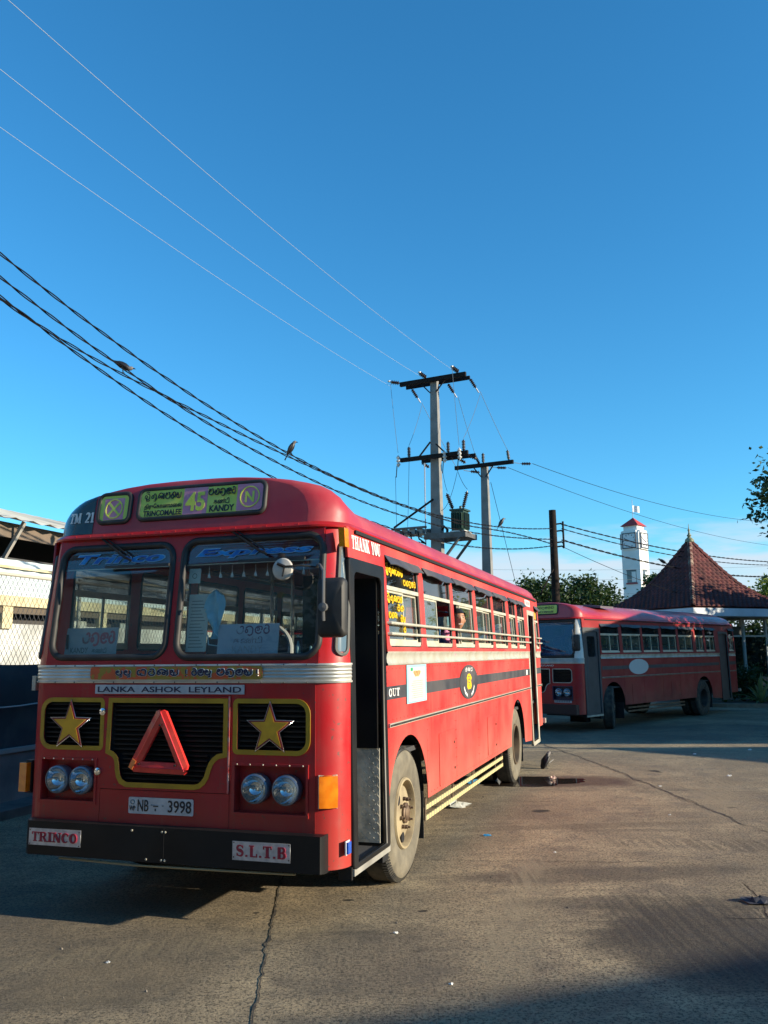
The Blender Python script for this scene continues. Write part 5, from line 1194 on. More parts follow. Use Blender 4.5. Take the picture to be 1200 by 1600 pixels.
MB().bar((-.5, -.15, 11.82 + zt), (-.12, -.15, 11.4 + zt), .04, .04).build('arm_brace', STEEL, up); MB().bar((.5, -.15, 11.82 + zt), (.12, -.15, 11.4 + zt), .04, .04).build('arm_brace', STEEL, up)
a2 = MB(); a2.bar((-1.30, -.3, 8.93 + zt), (1.38, -.3, 8.93 + zt), .12, .15); a2.bar((-.7, .28, 8.93 + zt), (1.45, .28, 8.93 + zt), .06, .14); arm2 = a2.build('crossarm', STEEL, up)
MB().bar((-.6, -.25, 8.95 + zt), (-.1, -.25, 9.5 + zt), .05, .05).build('arm_brace', STEEL, up); MB().bar((.75, -.25, 8.75 + zt), (.12, -.25, 9.4 + zt), .05, .05).build('arm_brace', STEEL, up)
for (x, z, d) in ((-1.32, 11.93, (-1, -.5, .15)), (-.22, 11.97, (-.4, -.8, .35)), (1.08, 11.98, (-.4, -.8, .35))):
    insulator(arm1, (x, -.25, z + zt), d, .36, .085, 4)
    MB().lathe([(.05, 0), (.06, .04), (.001, .06)], 'z', (x + d[0] * .36, -.25 + d[1] * .36, z + zt + d[2] * .36), 8, cap=False).build('wire_clamp', GALV, arm1)
for (x, z, d) in ((-1.03, 11.78, (.3, .5, -.7)), (.46, 11.76, (.3, .5, -.7)), (1.34, 11.82, (.3, .5, -.7))):
    insulator(arm1, (x, .2, z + zt), d, .42, .07, 5)
    MB().tube([Vector((x, .2, z + zt)) + Vector(d).normalized() * q for q in (.42, .52, .62)], .025, 5).build('wire_clamp', GALV, arm1)
for (x, z, d, m) in ((-.95, 9.0, (0, 0, 1), PORC), (.62, 9.0, (0, 0, 1), PORC), (1.22, 9.0, (0, 0, 1), PORC)): insulator(arm2, (x, -.3, z + zt), d, .42, .07, 6, m)
for (x, z) in ((-1.36, 9.12), (.50, 9.08), (1.08, 9.12)):
    o = insulator(arm2, (x, -.38, z + zt), (.08, -.1, -1), .48, .075, 3, PORW, 'fuse_cutout'); MB().tube([(x - .03, -.42, z - .4 + zt), (x - .06, -.44, z - .85 + zt)], .018, 5).build('fuse_tube', STEEL, o)
for (x, z, d) in ((.75, 8.9, (.7, .4, -.5)), (1.15, 8.95, (.8, .2, -.35)), (-.7, 8.9, (.5, .3, -.4))): insulator(arm2, (x, .25, z + zt), d, .36, .07, 4)
# platform and transformer
pf = MB(); pf.box((-.27, -.6, 5.86 + zt), (1.32, -.48, 6.06 + zt)); pf.box((-.27, .42, 5.86 + zt), (1.32, .54, 6.06 + zt)); pf.box((1.2, -.48, 5.88 + zt), (1.32, .42, 6.04 + zt)); plt_ = pf.build('platform', mat('platform_steel', (.10, .10, .10), .6, c2=(.06, .055, .05), scale=6), up)
MB().bar((1.1, -.54, 5.88 + zt), (.15, -.54, 4.75 + zt), .13, .06).build('platform_strut', mat('platform_steel', (.1, .1, .1)), up); MB().bar((1.1, .48, 5.88 + zt), (.15, .48, 4.75 + zt), .13, .06).build('platform_strut', mat('platform_steel', (.1, .1, .1)), up)
fr = MB(); 
for x in (-1.65, -.28): fr.box((x, -.45, 6.15 + zt), (x + .06, .35, 6.26 + zt))
fr.box((-1.65, -.45, 6.30 + zt), (-.25, -.38, 6.38 + zt)); fr.box((-1.65, .3, 6.3 + zt), (-.25, .37, 6.38 + zt)); fr.build('switch_frame', mat('platform_steel', (.1, .1, .1)), up)
MB().bar((-1.55, -.42, 6.40 + zt), (.0, -.3, 7.35 + zt), .06, .06).build('frame_stay', STEEL, up)
for k in range(4):
    b_ = MB(); b_.box((-1.55 + k * .30, -.38, 6.12 + zt), (-1.33 + k * .30, .3, 6.30 + zt)); b_.build('switch_blade', mat('switch_grey', (.20, .20, .19), .5), up)
    MB().tube([(-1.5 + k * .3, -.4, 6.2 + zt), (-1.38 + k * .3, -.55, 5.9 + zt), (-1.2 + k * .32, -.5, 5.72 + zt), (-.6 + k * .05, -.45, 5.8 + zt)], .03, 5).build('switch_cable', CABLE, up, 40)
MB().tube([(.30, -.25, 6.2 + zt), (.40, -.3, 6.32 + zt), (.52, -.3, 6.2 + zt), (.50, -.3, 5.95 + zt)], .05, 6).build('conduit', STEEL, up, 40)
MB().tube([(-.35, -.3, .5), (-.33, -.3, 8.8)], .025, 5).build('conduit', GALV, up)
tr = thing('transformer', 'dark green pole transformer with two ribbed bushings on the steel platform', 'transformer', UPW(.90, -.02, 6.062), PR)
TG = mat('transformer_green', (.012, .035, .022), .5, c2=(.02, .05, .03), scale=5)
MB().box((-.23, -.26, .07), (.23, .26, .80)).build('tank', TG, tr)
for k in range(7): MB().box((-.21 + k * .065, -.34, .14), (-.19 + k * .065, -.26, .72)).build('cooling_fin', TG, tr)
for k in range(5): MB().box((.23, -.22 + k * .1, .14), (.29, -.20 + k * .1, .72)).build('cooling_fin', TG, tr)
MB().box((-.28, -.31, .80), (.29, .31, .86)).build('lid', TG, tr); MB().box((-.25, -.35, 0), (.30, .35, .07)).build('skid', WHITE, tr)
insulator(tr, (-.18, -.2, .86), (-.38, 0, 1), .66, .075, 8, PORC, 'bushing'); insulator(tr, (.20, -.2, .86), (.30, 0, 1), .66, .075, 8, PORC, 'bushing')
MB().lathe([(.05, .86), (.05, .98), (.03, 1.0), (.001, 1.0)], 'z', (.03, 0, 0), 8, cap=False).build('valve', TG, tr)
p2 = thing('utility_pole', 'shorter concrete pole with one crossarm, right of the tall transformer pole', 'utility pole', (4.07, 34.0, -.082), PR)
def P2W(x, y, z): return (4.07 + x * cos(PR) - y * sin(PR), 34 + x * sin(PR) + y * cos(PR), z)
mb = MB(); w0, w1, h0 = .24, .13, 9.35; mb.add([(-w0, -w0 * .7, 0), (w0, -w0 * .7, 0), (w0, w0 * .7, 0), (-w0, w0 * .7, 0), (-w1, -w1 * .8, h0), (w1, -w1 * .8, h0), (w1, w1 * .8, h0), (-w1, w1 * .8, h0)], [(0, 3, 2, 1), (4, 5, 6, 7), (0, 1, 5, 4), (1, 2, 6, 5), (2, 3, 7, 6), (3, 0, 4, 7)]); mb.build('pole_shaft', CONC, p2)
arm3 = MB().bar((-1.2, -.2, 9.27 + zt), (1.28, -.2, 9.27 + zt), .12, .15).build('crossarm', STEEL, p2)
MB().bar((-.4, -.15, 9.2 + zt), (-.1, -.15, 8.8 + zt), .04, .04).build('arm_brace', STEEL, p2); MB().bar((.4, -.15, 9.2 + zt), (.1, -.15, 8.8 + zt), .04, .04).build('arm_brace', STEEL, p2)
for (x, z, d) in ((-.14, 9.33, (-.35, -.2, .8)), (.02, 9.35, (0, 0, 1)), (1.1, 9.35, (-.1, -.1, 1))): insulator(arm3, (x, -.2, z + zt), d, .42, .07, 6)
for (x, z, d) in ((-.66, 9.14, (1, .6, -.12)), (.48, 9.17, (1, .6, -.02)), (1.5, 9.22, (1, .6, -.0))):
    insulator(arm3, (x, .1, z + zt), d, .40, .065, 5); MB().tube([(x - .25, 0, z + .05 + zt), (x, .1, z + zt)], .015, 4).build('link', GALV, arm3)
dp = thing('wooden_pole', 'dark tarred wooden pole rising behind the second bus', 'utility pole', (5.93, 30.0, -.082))
MB().lathe([(.17, 0), (.15, 3), (.125, 6.86), (.001, 6.88)], 'z', n=14, cap=False).build('pole_shaft', WOOD, dp, 50)
for z in (6.35, 6.1, 5.7, 5.55): 
    mb = MB(); mb.tube([(.0, 0, z), (.28, -.05, z + .03), (.34, -.06, z - .04)], .03, 5); mb.build('cable_bracket', STEEL, dp, 40)
MB().bar((.34, -.06, 6.45), (.34, -.06, 5.5), .05, .05).build('cable_rack', STEEL, dp)
MB().tube([(.08, 0, 5.0), (-.35, -.3, 4.3), (-.6, -.4, 3.9)], .03, 5).build('stay_arm', WOOD, dp)

def twisted(name, label, pts, group=None, r=.012, pitch=.95, strands=2, m=CABLE):
    """pts: dense list of 3-D points"""
    mb = MB(); L_ = 0; acc = [0]
    for a, b_ in zip(pts, pts[1:]): L_ += (Vector(b_) - Vector(a)).length; acc.append(L_)
    for s in range(strands):
        q = []
        for p, l in zip(pts, acc):
            a = 2 * pi * l / pitch + s * 2 * pi / strands; d = (Vector(pts[-1]) - Vector(pts[0])).normalized(); n1 = d.cross(Vector((0, 0, 1))).normalized(); n2 = n1.cross(d)
            q.append(Vector(p) + (n1 * cos(a) + n2 * sin(a)) * r * 1.15)
        mb.tube(q, r, 4, cap=False)
    return tag(mb.build(name, m, None, 60, recalc=False), label, 'cable', group)
def fine(name, label, pts, r=.006, m=THINW, group=None, cat='wire'):
    mb = MB(); mb.tube(pts, r, 4, cap=False); return tag(mb.build(name, m, None, 60, recalc=False), label, cat, group)
D1 = (-sin(radians(30)), -cos(radians(30)))
def along(co, s): 
    z = 0
    for c in co: z = z * s + c
    return (5.93 + D1[0] * s, 30 + D1[1] * s, z)
C1 = [0.000185, 0.00428, -0.137089, 6.131717]; C2 = [0.000244, 0.001668, -0.105163, 5.746755]; C3 = [0.000158, 0.00579, -0.156043, 5.526298]
def ss(n=420, s0=.15, s1=29.5): return [s0 + (s1 - s0) * i / n for i in range(n + 1)]
twisted('overhead_cable', 'topmost of the black twisted cables running from the left edge to the wooden pole', [along(C1, s) for s in ss()])
twisted('overhead_cable', 'black twisted cable second from the top at the left edge of the sky', [along(C2, s) for s in ss()])
twisted('overhead_cable', 'lowest black twisted cable, dropping behind the destination box of the front bus', [along(C3, s) for s in ss()])
K4 = [(.15, 5.55), (.9, 5.58), (4.7, 5.50), (6.2, 5.38), (8.0, 5.30), (12.1, 5.38), (16.2, 5.72), (17.5, 5.86), (19.0, 6.02), (20.3, 6.17), (21.2, 6.32), (22.1, 6.55), (29.5, 8.8)]
def k4(s):
    for (a, p), (b_, q) in zip(K4, K4[1:]):
        if s <= b_: t = (s - a) / (b_ - a); return p + (q - p) * t
    return K4[-1][1]
def k4s(s): return sum(k4(max(.15, min(29.5, s + d))) for d in (-1.2, -.8, -.4, 0, .4, .8, 1.2)) / 7
twisted('overhead_cable', 'sagging black twisted cable crossing two others, with a crow perched at left', [(5.93 + D1[0] * s, 30 + D1[1] * s, k4s(s)) for s in ss()])
# near pole, left of the frame, that carries them
nx, ny = 5.93 + D1[0] * 29.6, 30 + D1[1] * 29.6
npo = thing('utility_pole', 'concrete pole outside the left edge that carries the near ends of the twisted cables', 'utility pole', (nx, ny, 0)); MB().lathe([(.17, 0), (.11, 9.6), (.001, 9.62)], 'z', n=10, cap=False).build('pole_shaft', CONC, npo, 50)
HB = radians(24); HD = (-sin(HB), -cos(HB))
for nm, co, (x0, y0), lb in (('a', [0.0023, -0.05962, 11.92], UPW(.95, -.52, 0)[:2], 'uppermost pale wire crossing the sky to the right end of the top crossarm'), ('b', [0.00262, -0.06656, 11.90], UPW(-.36, -.52, 0)[:2], 'pale high wire in the middle of the three crossing the upper sky'), ('c', [0.0021, -0.048, 11.72], UPW(-1.62, -.40, 0)[:2], 'lowest of the three pale high wires crossing the upper sky')):
    fine('high_wire', lb, [(x0 + HD[0] * s, y0 + HD[1] * s, (co[0] * s + co[1]) * s + co[2] + .082) for s in lin(.1, 46, 60)], .0045, mat('sunlit_aluminium_wire', (.30, .34, .38), .8, 0), cat='wire')
hp = thing('utility_pole', 'concrete pole behind the camera that carries the three pale high wires', 'utility pole', (1.62 + HD[0] * 46.3, 30.6 + HD[1] * 46.3, 0)); MB().lathe([(.2, 0), (.13, 14.3), (.001, 14.32)], 'z', n=10, cap=False).build('pole_shaft', CONC, hp, 50); MB().box((-1.6, -.08, 14.15), (1.6, .08, 14.30)).build('crossarm', STEEL, hp)
# wires between the two concrete poles, jumpers and droppers
def sagline(a, b_, sag, n=14): return [tuple(Vector(a).lerp(Vector(b_), i / n) - Vector((0, 0, sag * 4 * (i / n) * (1 - i / n)))) for i in range(n + 1)]
fine('span_wire', 'thin wire from the right end of the top crossarm down to the shorter pole', sagline(UPW(1.58, .6, 11.4), P2W(1.05, -.2, 9.78), .05), .009, THINW)
fine('span_wire', 'thin wire from the middle of the top crossarm down to the shorter pole', sagline(UPW(.70, .6, 11.3), P2W(-.28, -.25, 9.68), .05), .009, THINW)
fine('span_wire', 'thin wire from the left end of the top crossarm passing behind the tall pole', sagline(UPW(-.80, .6, 11.3), P2W(-1.15, -.15, 9.3), .05), .009, THINW)
GRP = 'thin jumper wires hanging on the tall pole'
for k, (a, b_, sg) in enumerate(((UPW(-1.62, -.42, 11.9), UPW(-1.36, -.38, 9.2), .1), (UPW(-.80, .6, 11.2), UPW(-.95, -.3, 9.45), .1), (UPW(.95, -.55, 12.1), UPW(1.08, -.38, 9.2), .12), (UPW(1.58, .6, 11.3), UPW(1.22, -.3, 9.45), .1), (UPW(-1.42, -.5, 8.3), UPW(-1.45, -.4, 6.4), .1), (UPW(-.95, -.3, 8.9), UPW(-1.0, -.4, 6.4), .15), (UPW(.46, -.48, 8.3), UPW(.52, -.22, 7.6), .1), (UPW(1.02, -.48, 8.3), UPW(1.30, -.22, 7.6), .1), (UPW(1.02, -.48, 8.2), UPW(.3, -.3, 6.9), .3))):
    fine('jumper_wire', 'thin jumper wire on the tall pole, %s' % ('between the left end insulator and cutout', 'slanting left from the crossarm underside', 'between the right cutout and the top crossarm', 'slanting from the top crossarm right end', 'dropping from the left end cutout', 'dropping from the left pin insulator', 'to the left transformer bushing', 'to the right transformer bushing', 'looping down behind the transformer bushings')[k], sagline(a, b_, sg, 8), .010, THINW if k < 4 else CABLE, GRP)
fine('stay_wire', 'thin stay wire slanting down beside the shorter concrete pole', [(4.3, 34, 8.6), (6.0, 35.2, 1.5)], .012, CABLE)
fine('line_wire', 'thin wire leaving the shorter pole to the right, upper of two', sagline(P2W(1.9, .3, 9.22), (24, 52.5, 9.6), .5, 30), .011, CABLE)
fine('line_wire', 'thin wire leaving the shorter pole to the right, lower of two', sagline(P2W(.88, .3, 9.17), (24, 53.5, 8.3), .45, 30), .010, CABLE)
D2 = Vector((16.07, 16)).normalized()
def right_span(z0, z1, sag, n=200): return [(5.93 + .3 + D2.x * 26 * t, 30 + D2.y * 26 * t, z0 + (z1 - z0) * t - sag * 4 * t * (1 - t)) for t in lin(0, 1, n)]
twisted('overhead_cable', 'upper black cable from the wooden pole rightward past the clock face', right_span(6.28, 6.75, .50), r=.014)
twisted('overhead_cable', 'middle black cable from the wooden pole rightward below the clock face', right_span(6.12, 6.72, .62), r=.011)
twisted('overhead_cable', 'lower thick black cable with a bird, crossing the clock tower above its window', right_span(5.72, 6.1, .66), r=.018)
fine('service_wire', 'thin wire sloping from the wooden pole down behind the clock tower', sagline((6.2, 30, 5.5), (13.5, 36.5, 3.9), .15), .010, CABLE)
ep = thing('utility_pole', 'concrete pole beyond the right edge that carries the far cable ends', 'utility pole', (6.23 + D2.x * 26.1, 30 + D2.y * 26.1, -.1)); MB().lathe([(.17, 0), (.12, 9.9), (.001, 9.92)], 'z', n=10, cap=False).build('pole_shaft', CONC, ep, 50)
for k, z in enumerate((5.3, 5.9, 7.1, 8.0, 4.6)):
    fine('far_wire', 'faint far wire low over the horizon, %s' % ('second lowest', 'middle one of five', 'second highest', 'highest of five', 'lowest of five')[k], sagline((-12, 62, z + .6), (44, 66 + k, z + 1.6 - .2 * k), .8, 40), .012, mat('far_wire_grey', (.12, .15, .18), .6), 'faint far wires above the treetops')

# ------------------------------------------------------------------ birds
FEA = mat('crow_black_feathers', (.012, .012, .014), .45); GREYN = mat('crow_grey_nape', (.13, .12, .115), .6); BWHITE = mat('pale_wing_edge', (.5, .48, .44), .6)
def crow(loc, rz, label, pitch=55, s=1.0, wing=False):
    o = thing('crow', label, 'bird', loc, rz); o.scale = (s, s, s); a = radians(pitch); ax = Vector((cos(a), 0, sin(a)))     # faces +x
    c = Vector((0, 0, .12))
    prof = [(-.14, .004), (-.12, .022), (-.08, .042), (-.03, .055), (.03, .056), (.075, .045), (.105, .033)]
    mb = MB(); mb.tube([c + ax * t for t, r in prof], .01, 10, rr=[r for t, r in prof]); mb.build('body', FEA, o, 60)
    hc = c + ax * .115 + Vector((.018, 0, .012)); mb = MB()
    mb.tube([c + ax * .08, c + ax * .10 + Vector((.004, 0, .004)), hc, hc + Vector((.02, 0, .006)), hc + Vector((.034, 0, .002))], .01, 10, rr=[.036, .034, .031, .026, .012]); h_ = mb.build('head', GREYN, o, 60)
    mb = MB(); mb.tube([hc + Vector((.028, 0, .002)), hc + Vector((.055, 0, -.002)), hc + Vector((.075, 0, -.014))], .01, 6, rr=[.013, .009, .001]); mb.build('beak', FEA, h_, 60)
    tb = c - ax * .12; mb = MB(); te = tb - ax * .15 + Vector((0, 0, 0)); mb.add([tuple(tb + Vector((0, y, z))) for y, z in ((-.018, .006), (.018, .006), (.018, -.004), (-.018, -.004))] + [tuple(te + Vector((0, y, z))) for y, z in ((-.032, .003), (.032, .003), (.032, -.003), (-.032, -.003))], [(0, 1, 2, 3), (4, 7, 6, 5), (0, 4, 5, 1), (1, 5, 6, 2), (2, 6, 7, 3), (3, 7, 4, 0)]); mb.build('tail', FEA, o)
    for s_ in (-1, 1):
        mb = MB(); mb.tube([c + ax * .07 + Vector((0, s_ * .045, 0)), c + Vector((-.01, s_ * .055, .005)), c - ax * .10 + Vector((-.01, s_ * .035, 0)), c - ax * .17 + Vector((-.005, s_ * .012, 0))], .01, 8, rr=[.016, .028, .020, .003]); mb.build('wing', FEA, o, 60)
        mb = MB(); mb.tube([c - ax * .02 + Vector((.01, s_ * .02, -.03)), (.005, s_ * .022, .0)], .005, 5); mb.tube([(.03, s_ * .025, .003), (-.015, s_ * .022, .003)], .004, 4); mb.build('leg', FEA, o)
    if wing: MB().bar(c + Vector((.03, -.05, -.03)), c + Vector((.10, -.075, .02)), .012, .008).build('pale_feather', BWHITE, o)
    return o
s_ = 19.88; crow((5.93 + D1[0] * s_, 30 + D1[1] * s_, k4s(s_) + .02), .1, 'crow bending down on the crossing cables, upper left of the sky', -28, 1.0)
s_ = 15.5; p = along(C1, s_); crow((p[0], p[1], p[2] + .015), -.2, 'crow sitting upright on the top cable above the front bus', 62, 1.0)
s_ = 4.77; p = along(C1, s_); crow((p[0], p[1], p[2] + .015), .2, 'crow on the cable just right of the shorter concrete pole', 58, 1.05)
t_ = 7.25 / 26; p = (5.93 + .3 + D2.x * 26 * t_, 30 + D2.y * 26 * t_, 5.72 + .38 * t_ - .66 * 4 * t_ * (1 - t_)); crow((p[0], p[1], p[2] + .02), pi - .2, 'bird leaning on the thick cable beside the clock tower', 35, 1.2)
crow((2.55, 14.3, gz(2.55, 14.3)), .5, 'crow standing on the concrete behind the front bus', 62, 1.0, True)

# ------------------------------------------------------------------ clock tower
ct = thing('clock_tower', 'white clock tower with a small red roof and flag beyond the kiosk', 'clock tower', (23.35, 80, 0), radians(-43))
CW = mat('tower_white_paint', (.78, .78, .76), .7, c2=(.70, .70, .68), scale=.6, dirt=(.45, .43, .38), dirt_amt=.3, dscale=.5)
h_ = .885
MB().box((-h_, -h_, 0), (h_, h_, 12.75)).build('shaft', CW, ct)
MB().box((-h_ - .08, -h_ + .2, 11.1), (h_ + .08, h_ - .2, 12.95)).build('shoulder', CW, ct); MB().box((-h_ + .2, -h_ - .08, 11.12), (h_ - .2, h_ + .08, 12.93)).build('shoulder', CW, ct)
MB().box((-.68, -.68, 12.75), (.68, .68, 13.4)).build('lantern', CW, ct)
mb = MB(); mb.add([(-.9, -.9, 13.4), (.9, -.9, 13.4), (.9, .9, 13.4), (-.9, .9, 13.4), (0, 0, 14.25)], [(0, 3, 2, 1), (0, 1, 4), (1, 2, 4), (2, 3, 4), (3, 0, 4)]); mb.build('red_roof', mat('tower_red_roof', (.42, .04, .035), .6), ct)
MB().box((-h_ - .03, -h_ - .03, 7.0), (h_ + .03, h_ + .03, 7.1)).build('string_course', CW, ct)
for rz in (0, pi / 2, -pi / 2, pi):
    e = Matrix.Rotation(rz, 3, 'Z'); T = lambda x, y, z: tuple(e @ Vector((x, y, z)))
    d = MB(); d.box((-.62, -h_ - .14, 11.34), (.62, -h_ - .10, 12.62), T); dl = d.build('clock_face', mat('clock_dial', (.62, .64, .66), .5), ct)
    f_b = MB()
    for (a, b2, c2_, d2_) in ((-.70, 11.26, .70, 11.34), (-.70, 12.62, .70, 12.70), (-.70, 11.34, -.62, 12.62), (.62, 11.34, .70, 12.62)): f_b.box((a, -h_ - .18, b2), (c2_, -h_ - .09, d2_), T)
    f_b.build('clock_frame', mat('clock_frame_dark', (.05, .06, .08), .5), dl)
    for k in range(12):
        a = pi * k / 6; m_ = MB(); m_.bar((.50 * sin(a), -h_ - .15, 11.98 + .50 * cos(a)), (.60 * sin(a), -h_ - .15, 11.98 + .60 * cos(a)), .06, .02, (0, 1, 0)); m_.v = [T(*p) for p in m_.v]; m_.build('hour_mark', INK, dl)
    for a, L_ in ((radians(-65), .5), (radians(110), .34)):
        m_ = MB(); m_.bar((0, -h_ - .16, 11.98), (L_ * sin(a), -h_ - .16, 11.98 + L_ * cos(a)), .06, .02, (0, 1, 0)); m_.v = [T(*p) for p in m_.v]; m_.build('clock_hand', INK, dl)
    w_ = MB(); w_.box((-.46, -h_ - .02, 8.1), (.46, -h_ + .05, 9.2), T); wn = w_.build('window', mat('tower_window_dark', (.08, .10, .12), .2), ct)
    s2_ = MB(); s2_.box((-.54, -h_ - .10, 7.96), (.54, -h_ + .02, 8.1), T); s2_.build('sill', mat('tower_red_sill', (.28, .05, .06), .6), wn)
    s3_ = MB(); s3_.box((.02, -h_ - .03, 8.15), (.42, -h_ - .021, 9.1), T); s3_.build('shutter', CW, wn)
    MB().add([T(-.5, -h_ - .04, 9.2), T(.5, -h_ - .04, 9.2), T(.5, -h_ - .04, 9.28), T(-.5, -h_ - .04, 9.28), T(-.5, -h_ + .0, 9.2), T(.5, -h_, 9.2), T(.5, -h_, 9.28), T(-.5, -h_, 9.28)], [(0, 1, 2, 3), (3, 2, 6, 7), (0, 4, 5, 1)]).build('lintel', mat('tower_lintel', (.05, .06, .08), .6), wn)
fl = thing('flag', 'small white flag on a mast above the clock tower roof', 'flag', (23.35, 80, 14.05))
MB().lathe([(.035, 0), (.025, 1.9), (.001, 1.92)], 'z', n=6, cap=False).build('mast', GALV, fl)
mb = MB(); mb.grid([[(.03 + .62 * i / 6, .05 * sin(i * 1.1), .75 + .62 * j / 3 - .02 * i) for i in range(7)] for j in range(4)]); mb.build('cloth', mat('white_flag_cloth', (.85, .85, .83), .7), fl, 60)

# ------------------------------------------------------------------ kiosk with the pyramid roof
KA = radians(25); KL = 5.3
KX, KY = 11.73 + KL / 2 * (cos(KA) - sin(KA)), 33.0 + KL / 2 * (cos(KA) + sin(KA))
ks = thing('kiosk', 'open kiosk under a steep flared pyramid of dark red tiles', 'kiosk', (KX, KY, -.082), KA)
TILE = mat('weathered_clay_tile', (.085, .018, .018), .85, c2=(.15, .032, .028), scale=5, lo=.38, hi=.7, dirt=(.035, .022, .02), dirt_amt=.8, dscale=1.3)
HIPT = mat('hip_tile_mortar', (.11, .035, .028), .85, c2=(.28, .20, .15), scale=3.5, lo=.48, hi=.6)
ZP = [(1.0, 3.60), (.84, 3.82), (.68, 4.12), (.49, 4.60), (.31, 5.26), (.15, 5.93), (.0, 6.58)]
def kz(r):
    for (a, p), (b_, q) in zip(ZP, ZP[1:]):
        if b_ <= r <= a: return p + (q - p) * (a - r) / (a - b_)
    return ZP[-1][1]
HL = KL / 2
for fc in range(4):
    Rz = Matrix.Rotation(fc * pi / 2, 3, 'Z'); T = lambda x, y, z: tuple(Rz @ Vector((x, y, z)))
    # slope surface lies towards -y of the face
    mb = MB(); rows = []
    for r in [1, .9, .8, .7, .6, .5, .4, .3, .2, .1, .0]: rows.append([T(-HL * r, -HL * r, kz(r) - .05), T(HL * r, -HL * r, kz(r) - .05)])
    mb.grid(rows); bs = mb.build('roof_deck', TILE, ks)
    mb = MB(); NR = 21; tw = .25
    for i in range(NR):
        r0 = 1.02 - i / NR; r1 = r0 - 1.18 / NR
        if r1 < 0: r1 = 0
        w = HL * min(r0, 1.0); n = max(1, int(2 * w / tw)); 
        for j in range(n + 1):
            xc = (-n / 2 + j) * tw + (tw / 2 if i % 2 else 0) * 0
            if abs(xc) > w: continue
            jit = random.uniform(-.008, .008); lift = .034 + random.uniform(0, .022); vs = []
            for (r, dz) in ((r0, lift), (r1, -.004)):
                y = -HL * r; z = kz(min(1, r)) - (.03 if r > 1 else 0)
                lim = HL * min(r, 1.0) + .02
                for q, h in ((-.5, 0), (-.24, .062), (.08, .068), (.34, .010), (.5, .0)):
                    x = max(-lim, min(lim, xc + q * tw)); vs.append(T(x, y + jit, z + h + dz))
            mb.add(vs, [(k, k + 1, k + 6, k + 5) for k in range(4)] + [(0, 1, 2), (0, 2, 3), (0, 3, 4)])
    kind(mb.build('tile_courses', TILE, ks, 50, recalc=False), 'stuff')
    for i in range(21):
        ra_, rb_ = 1.03 - i / 21, 1.03 - (i + 1.25) / 21; rb_ = max(rb_, .0)
        a = Vector(T(-HL * ra_, -HL * ra_, kz(min(1, ra_)) + .03 - (.03 if ra_ > 1 else 0))); b_ = Vector(T(-HL * rb_, -HL * rb_, kz(rb_) + .005)); d = (b_ - a).normalized(); sd = d.cross(Vector((0, 0, 1))).normalized(); up2 = sd.cross(d)
        mb = MB(); mb.grid([[p + sd * (w_ * .105 * k) + up2 * (h2 * k2) for w_, h2 in ((-1, -.02), (-.6, .055), (0, .085), (.6, .055), (1, -.02))] for p, k, k2 in ((a, 1.1, 1.1), (b_, .85, .85))]); mb.build('hip_tile', HIPT if (fc == 0) else TILE, ks, 50)
MB().lathe([(.20, 6.50), (.17, 6.62), (.10, 6.68), (.06, 6.72), (.10, 6.78), (.05, 6.85), (.03, 6.95), (.055, 7.0), (.02, 7.08), (.008, 7.28), (.0005, 7.3)], 'z', n=14, cap=False).build('finial', mat('finial_moss', (.10, .13, .05), .7, c2=(.3, .28, .2), scale=9), ks, 50)
FAS = mat('white_fascia_board', (.62, .68, .74), .5, c2=(.52, .58, .64), scale=1.0, dirt=(.3, .3, .28), dirt_amt=.3)
hh = HL + .02
for s in range(4):
    Rz = Matrix.Rotation(s * pi / 2, 3, 'Z'); T = lambda x, y, z: tuple(Rz @ Vector((x, y, z)))
    MB().box((-hh + .0, -hh, 3.24), (hh - .055, -hh + .05, 3.545), T).build('fascia', FAS, ks)
MB().box((-hh + .06, -hh + .06, 3.20), (hh - .06, hh - .06, 3.24)).build('soffit', mat('soffit_shade_paint', (.22, .26, .26), .8), ks)
MB().box((-HL + .3, -HL + .3, .02), (HL - .3, HL - .3, .22)).build('plinth', mat('kiosk_plinth', (.22, .21, .19), .85), ks)
GF = mat('kiosk_green_frame', (.05, .09, .075), .5); PF = mat('kiosk_pale_post', (.36, .40, .38), .6)
for x in (-1.9, -.65, .65, 1.9):
    for y in (-1.9, 1.9): MB().box((x - .05, y - .05, .22), (x + .05, y + .05, 3.20)).build('post', PF, ks)
for y in (-.65, .65):
    for x in (-1.9, 1.9): MB().box((x - .05, y - .05, .22), (x + .05, y + .05, 3.20)).build('post', PF, ks)
KG = glass('kiosk_glass', (.16, .22, .20), 1.0, (.03, .05, .045), .4)
for i, x in enumerate((-1.85, -.60, .70)):
    MB().box((x, -1.91, .9), (x + 1.15, -1.90, 2.45)).build('glass_panel', KG, ks); MB().box((x, -1.93, .22), (x + 1.15, -1.88, .88)).build('lower_panel', GF, ks); MB().box((x, -1.94, 2.46), (x + 1.15, -1.88, 2.52)).build('frame_rail', PF, ks)
    MB().box((-1.91, x, .9), (-1.90, x + 1.15, 2.45)).build('glass_panel', KG, ks); MB().box((-1.93, x, .22), (-1.88, x + 1.15, .88)).build('lower_panel', GF, ks); MB().box((-1.94, x, 2.46), (-1.88, x + 1.15, 2.52)).build('frame_rail', PF, ks)
MB().box((-1.2, -1.0, .22), (1.7, 1.75, 2.9)).build('inner_booth', mat('booth_dark', (.03, .035, .035), .7), ks)
MB().box((-.95, -1.06, 2.05), (-.25, -1.0, 2.55)).build('booth_sign', mat('booth_sign_pale', (.45, .48, .36), .6), ks)
bx_ = thing('electric_box', 'pale metal cabinet standing on the kerb behind the tail of the shaded bus', 'cabinet', (11.15, 31.7, .04), KA)
